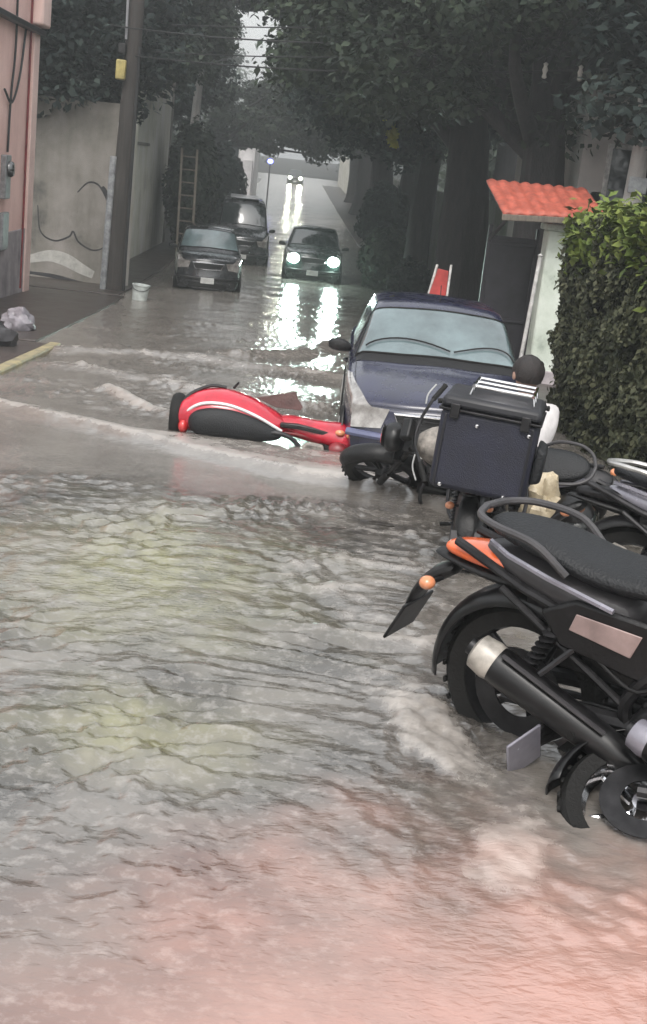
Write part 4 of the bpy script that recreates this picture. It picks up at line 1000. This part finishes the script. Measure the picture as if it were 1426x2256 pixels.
for x in (-.24, .24): MB().box((x, 0, 1.9), (.07, .05, 3.8)).build('rail', 'woodlt', ld, bevel=.01)
for k in range(9): MB().tube([(-.24, 0, .35+k*.40), (.24, 0, .35+k*.40)], .022, 8).build('rung', 'woodlt', ld)
bk = thing('bucket', 'small white bucket on the flooded kerb near the utility pole', 'bucket', (-3.10, 28.1, float(zg(28.1))-.08), (0, R(4), 0))
b = MB().lathe([(.15, 0), (.185, .40), (.20, .405), (.20, .43), (.178, .43), (.145, .03), (.001, .025)], 28); b.build('bucket_body', 'bucket', bk)
MB().tube(bez([(.19, 0, .40), (.14, -.12, .33), (0, -.20, .30), (-.14, -.12, .33), (-.19, 0, .40)], 6), .007, 6).build('bail_handle', 'dsteel', bk)
def lump(nm, label, cat, loc, r, m, seed, spikes=.35, neck=True):
    rs = np.random.RandomState(seed); b = MB(); v = []
    nu, nv = 28, 18
    for i in range(nv+1):
        t = PI*i/nv
        for j in range(nu):
            a = 2*PI*j/nu
            d = np.array([math.sin(t)*math.cos(a), math.sin(t)*math.sin(a), math.cos(t)])
            k = 1+spikes*float(noise2(np.array([d[0]*2.2+seed+d[2]]), np.array([d[1]*2.2+d[2]*1.7]))[0]+.5*noise2(np.array([d[0]*6+seed]), np.array([d[1]*6+d[2]*5]))[0])
            if neck and d[2] > .8: k += (d[2]-.8)*1.6
            v.append((d[0]*r[0]*k, d[1]*r[1]*k, d[2]*r[2]*k))
    f = [(i*nu+j, (i+1)*nu+j, (i+1)*nu+(j+1) % nu, i*nu+(j+1) % nu) for i in range(nv) for j in range(nu)]
    o = b.add(v, f).build(nm, m, smooth=35); o.location = loc; tag(o, label, cat); return o
lump('rubbish_bag', 'pale lilac rubbish bag slumped below the pink wall', 'bag', (-3.98, 19.6, float(zg(19.6))+.12), (.26, .22, .20), 'bag', 3)
lump('rubbish_bag', 'dark rubbish bag beside the yellow kerb', 'bag', (-3.95, 17.2, float(zg(17.2))+.12), (.45, .34, .20), 'greypl', 9)
lump('plastic_bag', 'cream plastic bag stranded beside the delivery box', 'bag', (1.93, 8.45, float(zg(8.4))+.10), (.15, .13, .20), 'bagcream', 5, .5)
hm = thing('helmet', 'black motorcycle helmet lying in the water right of the delivery box', 'helmet', (2.13, 8.35, float(zg(8.4))+.12), (R(25), R(18), R(-60)))
b = MB(); v = []
for i in range(15):
    t = PI*.80*i/14
    for j in range(28):
        a = 2*PI*j/28; v.append((.155*math.sin(t)*math.cos(a)*1.08, .14*math.sin(t)*math.sin(a), .15*math.cos(t)))
b.add(v, [(i*28+j, (i+1)*28+j, (i+1)*28+(j+1) % 28, i*28+(j+1) % 28) for i in range(14) for j in range(28)]).build('shell', 'gloss', hm)
P = np.zeros((8, 14, 3))
for i, t in enumerate(np.linspace(1.15, 1.75, 8)):
    for j, a in enumerate(np.linspace(-1.1, 1.1, 14)): P[i, j] = (.159*math.sin(t)*math.cos(a)*1.08, .144*math.sin(t)*math.sin(a), .154*math.cos(t))
MB().grid(P).build('visor', 'glassdark', hm)

# ------------------------------------------------------------------ right side: hedge, gate with red canopy, posts, sign, house, pole
def leaf_quads(C, N_, size, rs, elong=1.5):
    """small rhombic leaves at centres C with normals near N_"""
    n = len(C)
    nr = N_+rs.normal(0, .55, (n, 3)); nr /= np.linalg.norm(nr, axis=1, keepdims=True)+1e-9
    a = np.cross(nr, rs.normal(0, 1, (n, 3))); a /= np.linalg.norm(a, axis=1, keepdims=True)+1e-9
    b = np.cross(nr, a); s = size*rs.uniform(.6, 1.35, (n, 1))
    a = a*s*elong*.5; b = b*s*.5
    fold = nr*s*.12
    return np.stack([C-a, C+b+fold, C+a, C-b+fold], 1)
hg = thing('hedge', 'dense clipped green hedge with bright new growth on top', 'hedge')
rs = np.random.RandomState(11)
HX0, HX1, HY0, HY1, HH = 3.30, 4.5, 8.6, 15.1, 2.50
def hedge_surf(n, rs):
    C = np.zeros((n, 3)); Nn = np.zeros((n, 3))
    k = rs.rand(n)
    y = rs.uniform(HY0, HY1, n); z = rs.rand(n)*HH; x = np.full(n, HX0)
    a = k < .72                                                 # street face
    Nn[a] = (-1, 0, .25)
    e = (k >= .72) & (k < .86); x[e] = rs.uniform(HX0, HX1, e.sum()); y[e] = HY1; Nn[e] = (0, 1, .2)
    e2 = (k >= .86) & (k < .93); x[e2] = rs.uniform(HX0, HX1, e2.sum()); y[e2] = HY0; Nn[e2] = (0, -1, .2)
    t = k >= .93; x[t] = rs.uniform(HX0, HX1, t.sum()); z[t] = HH; Nn[t] = (0, 0, 1)
    bul = .22*noise2(y*1.3+3, z*1.6)+.14*noise2(y*3.6, z*3.9+5)
    depth = np.abs(rs.normal(0, .05, n))
    C[:, 0] = x-bul*np.where(a, 1, .3)+np.where(a, depth, 0); C[:, 1] = y; C[:, 2] = z
    g_ = zg(C[:, 1])
    C[:, 2] += g_-.15+.10*noise2(C[:, 1]*1.1, C[:, 0])*(z/HH)
    return C+rs.normal(0, .025, (n, 3)), Nn, z
C, Nn, z = hedge_surf(95000, rs)
hole = noise2(C[:, 1]*2.4+C[:, 0], C[:, 2]*2.8)+.5*noise2(C[:, 1]*6, C[:, 2]*6)
keep = hole > -.34
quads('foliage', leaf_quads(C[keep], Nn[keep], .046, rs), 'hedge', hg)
n = 15000
C = np.stack([rs.uniform(HX0-.12, HX1, n), rs.uniform(HY0, HY1+.1, n), np.zeros(n)], 1)
hh = HH+.02+np.abs(rs.normal(0, .075, n))*(.5+.9*(noise2(C[:, 0]*3, C[:, 1]*2.2) > -.05))-.16*(rs.rand(n) < .5)
edge = C[:, 0] < HX0+.1; hh[edge] -= np.abs(rs.normal(0, .22, edge.sum()))
C[:, 2] = zg(C[:, 1])-.15+hh
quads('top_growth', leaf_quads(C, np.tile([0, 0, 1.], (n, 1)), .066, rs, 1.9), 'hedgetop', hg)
b = MB(); secs = []
for y in np.linspace(HY0+.12, HY1-.12, 12):
    z = gz(y, .2); secs.append([(HX0+.17, y, z), (HX1-.1, y, z), (HX1-.1, y, z+HH-.08), (HX0+.17, y, z+HH-.08)])
b.loft(secs).build('branches', 'hedgecore', hg, smooth=0)

cp = thing('gate_canopy', 'small red tiled canopy over the dark gate above the hedge', 'canopy', (3.15, 19.3, 0), (0, R(-3), R(6)))
rf = MB(); P = np.zeros((10, 40, 3))
for i, t in enumerate(np.linspace(0, 1, 10)):
    for j, q in enumerate(np.linspace(0, 1, 40)): P[i, j] = (q*1.62, -.30+t*1.15, 1.72+t*.44-.06*q*t+.035*abs(math.sin(q*PI*9))+.012*(i % 2))
o = rf.grid(P).build('tiled_roof', 'awning', cp, smooth=60); so = o.modifiers.new('t', 'SOLIDIFY'); so.thickness = .05
MB().box((.80, -.28, 1.675), (1.62, .05, .09)).build('fascia_board', 'woodlt', cp, bevel=.01)
for x in (.10, 1.35):
    MB().tube([(x, .75, 1.3), (x, -.2, 1.66)], .03, 8).build('bracket', 'gate', cp)
gp = thing('gate_pillar', 'whitewashed mossy gate pillar beside the hedge', 'pillar', (4.12, 19.75, gz(19.7, .2)))
MB().box((0, 0, 1.28), (.42, .42, 2.56)).build('shaft', 'pillar', gp, bevel=.03)
MB().box((0, 0, 2.61), (.52, .52, .10)).build('cap', 'pillar', gp, bevel=.02)
MB().box((0, 0, .22), (.50, .50, .44)).build('plinth', 'pinkbase', gp, bevel=.02)
gt = thing('street_gate', 'dark sheet metal gate under the red canopy', 'gate', (3.55, 20.35, gz(20.3, .2)))
MB().box((-.02, 0, 1.2), (.74, .05, 2.4)).build('panel', 'gate', gt, bevel=.01)
for x in (-.40, .36): MB().box((x, 0, 1.28), (.06, .09, 2.56)).build('post', 'gate', gt, bevel=.008)
for z in (.15, 1.1, 2.3): MB().box((-.02, -.04, z), (.70, .04, .06)).build('rail', 'gate', gt, bevel=.006)
for i, (x, y, h, lean, lb) in enumerate(((3.42, 17.9, 2.15, 2.5, 'thin white post leaning right beside the gate pillar'), (3.30, 21.1, 1.75, 1.5, 'thin white post with a round cap in front of the dark trunk'))):
    p = thing('white_post', lb, 'post', (x, y, gz(y, .2)), (0, R(lean), 0), group='white posts on the right pavement')
    MB().tube([(0, 0, 0), (0, 0, h)], .028 if i == 0 else .05, 10).build('shaft', 'postwhite', p)
    MB().lathe([(.05, 0), (.075, .03), (.07, .08), (.001, .10)] if i else [(.03, 0), (.04, .02), (.001, .05)], 14, (0, 0, h)).build('cap', 'postwhite', p)
rsn = thing('red_sign', 'red folding sign board between two pale stakes', 'sign', (2.36, 20.2, gz(20.2, .2)), (0, R(1), R(4)))
o = MB().prism([(-.19, .95), (.20, .95), (.17, 1.78), (.0, 1.80)], 'y', -.02, .02).build('board', 'redboard', rsn, bevel=.006)
for a, b_ in (((-.30, 0, 0), (-.02, 0, 1.86)), ((.22, 0, 0), (.20, 0, 1.88))): MB().tube([a, b_], .020, 8).build('stake', 'postwhite', rsn)
hs = thing('house', 'pale grey two storey house behind the hedge', 'house', (0, 0, 0))
z0 = gz(24, .2)
MB().box((8.0, 27.5, z0+2.65), (5.6, 7.0, 5.3)).build('wall_face', 'house', hs)
MB().box((8.0, 27.5, z0+5.36), (6.0, 7.4, .14)).build('roof', 'farwall', hs, bevel=.02)
for x, z in ((6.2, 3.6), (8.4, 3.6)):
    w_ = MB().box((x, 23.97, z0+z), (1.1, .08, 1.3)).build('window', 'postwhite', hs, bevel=.01)
    MB().box((x, 23.92, z0+z), (.94, .03, 1.14)).build('pane', 'glassdark', w_)
MB().box((5.9, 24.6, z0+1.7), (.9, 1.2, 3.4)).build('porch_wall', 'pillar', hs, bevel=.02)
up2 = thing('lamp_pole', 'pale grey metal pole rising behind the hedge', 'pole', (5.32, 20.6, gz(20.6, .2)), (0, R(.8), 0))
MB().tube([(0, 0, 0), (0, 0, 2.5), (0, 0, 4.45)], [.20, .16, .13], 16).build('pole_shaft', 'concrete', up2)
MB().tube([(-.1, 0, 4.35), (-.16, 0, 4.72)], .04, 8).build('prong', 'concrete', up2)
MB().tube([(.08, 0, 4.35), (.13, 0, 4.85)], .04, 8).build('prong', 'concrete', up2)
MB().box((.0, -.17, 3.4), (.3, .04, .25)).build('band_clamp', 'meter', up2, bevel=.01)

# cables across the street
def cable(a, b_, sag, r, label):
    a, b_ = np.array(a, float), np.array(b_, float)
    pts = [a+(b_-a)*t-np.array([0, 0, sag*4*t*(1-t)]) for t in np.linspace(0, 1, 24)]
    o = MB().tube([tuple(p) for p in pts], r, 6).build('overhead_cable', 'wire'); tag(o, label, 'cable', 'cables over the street'); return o
cl = []
for i, (a, b_, s_, r, lb) in enumerate((
    ((-3.85, 29.9, 4.02), (6.6, 21, 4.35), .25, .016, 'lowest black cable running from the wooden pole to the right'),
    ((-3.4, 29.9, 4.15), (6.6, 21.3, 4.75), .20, .012, 'thin cable just above the lowest one across the street'),
    ((-4.3, 29.9, 4.6), (6.6, 21.6, 5.0), .35, .016, 'slack cable crossing below the canopy of leaves'),
    ((-3.0, 29.9, 4.75), (6.6, 22, 5.25), .15, .012, 'highest thin cable crossing in front of the leaves'))):
    cable(a, b_, s_, r, lb)
for x, y, z, lb in ((4.05, 21.0, 3.93, 'left of two white insulators hanging on the lowest cable'), (4.65, 21.0, 3.95, 'right of two white insulators hanging on the lowest cable')):
    o = MB().lathe([(.02, 0), (.045, .02), (.03, .08), (.05, .14), (.03, .20), (.045, .24), (.001, .27)], 14).build('cable_insulator', 'ceramic'); o.location = (x, y+1.6, z); tag(o, lb, 'insulator', 'insulators on the cables')

# ------------------------------------------------------------------ trees
def make_tree(label, x, y, h, tr, crown, seed, leaf='leaf', bark='trunk', lean=(0, 0), nclus=90, per=130, ls=.17, group='trees lining the street', trunkh=None, holes=.0):
    """crown: (cx, cy, cz, rx, ry, rz) relative to the foot"""
    rs = np.random.RandomState(seed)
    z0 = gz(y, .25)
    t = thing('street_tree', label, 'tree', (x, y, z0), group=group)
    cx, cy, cz, rx, ry, rz = crown
    b = MB(); th = trunkh or cz*.75
    # buttressed trunk
    n = 26; secs = []
    for i, q in enumerate(np.linspace(0, 1, 12)):
        rr = tr*(1+.55*math.exp(-q*9))*(1-.38*q)
        ring = []
        for j in range(n):
            a = 2*PI*j/n
            k = 1+.13*math.sin(a*3+seed+q*1.5)+.08*math.sin(a*5+seed*2-q*2)+.03*rs.randn()
            ring.append((lean[0]*q*q+rr*k*math.cos(a), lean[1]*q*q+rr*k*math.sin(a), th*q))
        secs.append(ring)
    b.loft(secs)
    top = np.array([lean[0], lean[1], th])
    C = rs.normal(0, 1, (nclus, 3)); C /= np.linalg.norm(C, axis=1, keepdims=True)
    C *= (rs.rand(nclus, 1)**.38)
    C = C*[rx, ry, rz]+[cx, cy, cz]
    for k in range(9):
        e = C[rs.randint(nclus)]; m_ = (top*.5+e*.5)+rs.normal(0, .35, 3); m_[2] = max(m_[2], top[2]*.9)
        st = top*np.array([1, 1, rs.uniform(.72, .98)])
        b.tube(bez([tuple(st), tuple(m_), tuple(e)], 5), list(np.linspace(tr*.36, .03, 11)), 7)
    b.build('trunk', bark, t, smooth=60)
    P = []; Nn = []
    for c in C:
        s_ = rs.uniform(.5, 1.05)*min(rx, rz)*.34
        k = int(per*rs.uniform(.6, 1.3))
        d = rs.normal(0, 1, (k, 3)); d /= np.linalg.norm(d, axis=1, keepdims=True)
        q = c+d*(rs.rand(k, 1)**.4)*[s_*1.25, s_*1.25, s_*.8]
        P.append(q); Nn.append(d*.4+[0, 0, .8])
    P = np.concatenate(P); Nn = np.concatenate(Nn)
    quads('crown', leaf_quads(P, Nn, ls, rs, 1.7), leaf, t)
    return t
def place_tree(src, label, x, y, s=1., rot=0):
    c = copy_tree(src); c.location = (x, y, gz(y, .25)); c.scale = (s, s, s); c.rotation_euler = (0, 0, R(rot)); c['label'] = label; return c
tA = make_tree('massive dark trunked tree nearest on the right, behind the gate canopy', 4.62, 24.0, 9, .52, (-1.2, 1.5, 7.2, 4.0, 4.2, 2.9), 1, 'leaf', lean=(-.15, .5), nclus=105, per=250, ls=.115, trunkh=5.2)
tB = make_tree('thick black trunked tree just left of the nearest one on the right', 4.20, 31.0, 9, .62, (-1.4, 1.0, 7.3, 3.7, 4.5, 3.0), 2, 'leaf2', lean=(-.25, .4), nclus=105, per=250, ls=.13, trunkh=5.4)
tC = make_tree('slimmer dark tree left of the two thick trunks', 3.75, 37.5, 9, .36, (-.8, .5, 7.2, 3.6, 4.0, 3.1), 3, 'leaf3', lean=(.2, .2), nclus=85, per=240, ls=.14, trunkh=5.2)
tD = make_tree('dark tree hanging over the graffiti wall on the left', -7.6, 34.5, 9, .4, (1.3, -1.4, 6.4, 3.1, 3.2, 2.9), 4, 'leaf3', nclus=110, per=250, ls=.13, trunkh=4.6)
tE = make_tree('tree behind the plastered wall reaching over the street', -6.6, 42.5, 10, .45, (1.2, -.5, 8.5, 3.3, 4.4, 3.0), 5, 'leaf', nclus=95, per=240, ls=.14, trunkh=5.4)
tF = make_tree('wide arching tree reaching across the street near its far end', -5.4, 86, 9, .4, (4.6, 0, 6.1, 5.2, 3, 2.4), 6, 'leaf', nclus=120, per=220, ls=.2, trunkh=4.6)
tG = make_tree('tall tree behind the long left wall with a high crown over the street', -6.9, 49, 11, .42, (5.2, 0, 10.9, 3.8, 3, 2.3), 9, 'leaf3', nclus=80, per=230, ls=.16, trunkh=8)
tree_rows = [
 (tC, 'small tree in front of the grey house, hanging over its roof', 7.3, 22.0, .88, 120),
 (tC, 'third tree along the right pavement, with a bluish crown', 4.6, 46, 1.1, 70), (tB, 'tree on the right beside the moving car', 5.0, 55, 1.15, 150), (tA, 'tree on the right just past the moving car', 4.6, 66, 1.2, 100),
 (tC, 'slender tree far along the right pavement', 5.0, 78, 1.25, 200), (tB, 'broad tree far down the right side', 5.2, 92, 1.35, 20), (tA, 'tree at the far bend on the right', 5.4, 112, 1.4, 100),
 (tE, 'tree on the left behind the dark van', -7.7, 54, 1.05, 10), (tC, 'thin tree on the left past the dark van', -8.2, 63, 1.15, 190), (tE, 'broad tree on the left before the white facade', -10.2, 76, 1.2, 40),
 (tC, 'small tree on the left beside the white facade', -11, 92, 1.2, 120), (tE, 'last tree on the left by the white facade', -13, 118, 1.4, 80),
 
 (tB, 'tall tree behind the grey house', 8.5, 36, 1.25, 80), (tA, 'tree in the garden beside the grey house', 9.2, 29, 1.15, 130), (tB, 'large tree far behind the right gardens', 10, 60, 1.5, 10), (tE, 'large tree far behind the left gardens', -12, 62, 1.6, 10),
 (tB, 'tall tree closing the street end on the right', 8.5, 168, 1.9, 60), (tE, 'tall tree closing the street end on the left', -17, 172, 2.0, 160), (tD, 'tree in the garden behind the graffiti wall', -11.5, 38, 1.4, 200)]
for a in tree_rows: place_tree(*a)
# far woods that read as one mass
rs = np.random.RandomState(5); Pq = []; Nq = []
for side in (-1, 1):
    for k in range(150):
        y = rs.uniform(60, 230); c = np.array([side*(rs.uniform(9, 26)), y, zg(y)+rs.uniform(1, 14)])
        d = rs.normal(0, 1, (70, 3)); Pq.append(c+d*[1.4, 1.6, 1.2]); Nq.append(d*.4+[0, 0, .8])
for k in range(120):
    c = np.array([rs.choice([-1, 1])*rs.uniform(7.5, 26), rs.uniform(200, 240), 0]); c[2] = zg(c[1])+rs.uniform(.5, 10)
    d = rs.normal(0, 1, (80, 3)); Pq.append(c+d*[1.8, 1.6, 1.3]); Nq.append(d*.4+[0, 0, .8])
o = quads('far_woods', leaf_quads(np.concatenate(Pq), np.concatenate(Nq), .55, rs, 1.5), 'leaf2'); tag(o, 'mass of trees beyond the end of the street', 'woods', kind='stuff')
# shrub on the right past the trunks and a bright leafy branch
def shrub(nm, label, x, y, r, m, n, ls, seed, cat='shrub', zc=None):
    rs = np.random.RandomState(seed); d = rs.normal(0, 1, (n, 3)); d /= np.linalg.norm(d, axis=1, keepdims=True)
    k = 1+.35*noise2(d[:, 0]*2.5+seed, d[:, 2]*2.5+d[:, 1]*2)
    C = d*(rs.rand(n, 1)**.3)*k[:, None]*np.array(r)
    t = thing(nm, label, cat, (x, y, gz(y, .2)))
    C[:, 2] += (zc if zc is not None else r[2]*.9)
    quads('foliage', leaf_quads(C, d+[0, 0, .3], ls, rs), m, t)
    b = MB()
    for i in range(6):
        a = 2*PI*i/6; b.tube([(0, 0, -.1), (.25*r[0]*math.cos(a), .25*r[1]*math.sin(a), r[2]*.7), (.6*r[0]*math.cos(a), .6*r[1]*math.sin(a), r[2]*1.2)], [.05, .03, .012], 6)
    b.build('stem', 'trunk', t); return t
shrub('shrub', 'dark rounded shrub on the right beyond the moving car', 3.7, 52, (1.0, 1.0, 1.4), 'leaf3', 4200, .16, 21, zc=1.9)
shrub('shrub', 'low dark bush left of the thick trunks', 3.1, 40, (.8, .9, 1.1), 'leaf', 3600, .13, 22)
shrub('shrub', 'bush at the foot of the slimmer dark trunk', 3.3, 33.5, (.6, .8, .8), 'leaf3', 2600, .11, 23)
shrub('shrub', 'climbing shrub behind the charcoal parked car', -3.6, 47, (.9, 2.2, 2.2), 'leaf', 5200, .16, 24, zc=2.6)
shrub('shrub', 'dark bush behind the parked van', -3.4, 60, (1.2, 3, 2.0), 'leaf3', 5200, .2, 25, zc=2.2)
# yellow-green frond among the dark leaves
fb = thing('leafy_branch', 'yellow green drooping leafy branch among the dark crowns', 'branch', (2.35, 34.5, 3.3))
pts = bez([(-.35, 0, .62), (-.22, 0, .42), (.0, 0, .0), (.16, 0, -.42)], 8); b = MB().tube(pts, .014, 6); b.build('twig', 'woodlt', fb)
rs = np.random.RandomState(8); C = np.repeat(np.array(pts), 16, 0)+rs.normal(0, .055, (len(pts)*16, 3))
quads('foliage', leaf_quads(C, np.tile([.3, -.8, .4], (len(C), 1)), .12, rs, 1.8), 'yleaf', fb)

# ------------------------------------------------------------------ far street walls and buildings
def long_wall(nm, label, x, y0, y1, h, m, th=.4):
    b = MB(); secs = []
    for y in np.linspace(y0, y1, 14):
        z = gz(y, .2); secs.append([(x-th/2, y, z), (x+th/2, y, z), (x+th/2, y, z+h), (x-th/2, y, z+h)])
    o = b.loft(secs).build(nm, m, smooth=0); tag(o, label, 'wall', kind='thing'); return o
long_wall('garden_wall', 'long shadowed garden wall down the left side of the street', -5.6, 50.5, 88, 3.4, 'farwall')
long_wall('garden_wall', 'long dark garden wall down the right side behind the trunks', 5.9, 26, 96, 3.2, 'farwall')
long_wall('garden_wall', 'stained wall continuing to the right far end', 5.6, 96.5, 160, 3.6, 'palewall')
fh = thing('white_house', 'white two storey house far down on the left side', 'house', (0, 0, 0))
z0 = gz(100, .2)
MB().box((-5.6, 104, z0+2.2), (5.2, 12, 4.4)).build('wall_face', 'farwhite', fh)
MB().box((-3.9, 97.4, z0+1.5), (1.6, 1.2, 3.0)).build('porch', 'farwhite', fh, bevel=.03)
MB().box((-5.6, 104, z0+4.46), (5.5, 12.3, .12)).build('roof', 'farwall', fh)
for x, z in ((-6.6, 3.0), (-4.6, 3.4)):
    w_ = MB().box((x, 97.97, z0+z), (.9, .08, 1.1)).build('window', 'postwhite', fh); MB().box((x, 97.92, z0+z), (.76, .03, .95)).build('pane', 'glassdark', w_)
bl = thing('blue_lamp', 'small glowing blue lamp on a post before the white house', 'lamp', (-1.72, 92, gz(92, .2)))
MB().tube([(0, 0, 0), (0, 0, 3.05)], .05, 8).build('post', 'cable_grey', bl)
MB().ell((0, 0, 3.2), (.20, .12, .16)).build('lamp_glass', 'lampb', bl)

# ------------------------------------------------------------------ light, air, camera exposure
EL, AZ = R(52), R(190)
w = bpy.data.worlds.new('World'); scene.world = w; w.use_nodes = True
nt = w.node_tree; bg = nt.nodes['Background']
sky = nt.nodes.new('ShaderNodeTexSky'); sky.sky_type = 'NISHITA'; sky.sun_disc = False; sky.sun_elevation = EL; sky.sun_rotation = AZ
sky.air_density = 2.0; sky.dust_density = 6.0
hs_ = nt.nodes.new('ShaderNodeHueSaturation'); hs_.inputs['Saturation'].default_value = .22
nt.links.new(sky.outputs['Color'], hs_.inputs['Color'])
veil = nt.nodes.new('ShaderNodeMix'); veil.data_type = 'RGBA'; veil.blend_type = 'ADD'; veil.inputs['Factor'].default_value = 1
veil.inputs['B'].default_value = (4.0, 4.1, 4.2, 1)                  # even white overcast added to the sky
nt.links.new(hs_.outputs['Color'], veil.inputs['A']); nt.links.new(veil.outputs['Result'], bg.inputs['Color']); bg.inputs['Strength'].default_value = .10
sl = bpy.data.lights.new('sun', 'SUN'); sl.energy = 1.0; sl.angle = R(25); sl.color = (1, .96, .92)
so = bpy.data.objects.new('sun', sl); COL.objects.link(so)
so.rotation_euler = (R(90)-EL, 0, PI-AZ)
HAZE = .0031
if HAZE:
    b = MB().box((0, 101, 10.5), (310, 336, 35)).build('haze', 'black', smooth=0)
    m = bpy.data.materials.new('air'); m.use_nodes = True; nt = m.node_tree
    nt.nodes.remove(nt.nodes['Principled BSDF']); pv_ = nt.nodes.new('ShaderNodeVolumePrincipled')
    pv_.inputs['Density'].default_value = HAZE; pv_.inputs['Color'].default_value = (.85, .88, .88, 1); pv_.inputs['Anisotropy'].default_value = .3
    nt.links.new(pv_.outputs[0], nt.nodes['Material Output'].inputs['Volume'])
    b.data.materials.clear(); b.data.materials.append(m); tag(b, 'damp grey air over the flooded street', 'haze', kind='stuff')
vs = scene.view_settings; vs.view_transform = 'Standard'; vs.look = 'None'; vs.gamma = 1; vs.exposure = 0.72
try: scene.display_settings.display_device = 'sRGB'
except Exception: pass
cy = scene.cycles
cy.max_bounces = 6; cy.diffuse_bounces = 3; cy.glossy_bounces = 3; cy.transmission_bounces = 2; cy.volume_bounces = 0; cy.caustics_reflective = False; cy.caustics_refractive = False
cy.sample_clamp_indirect = 4
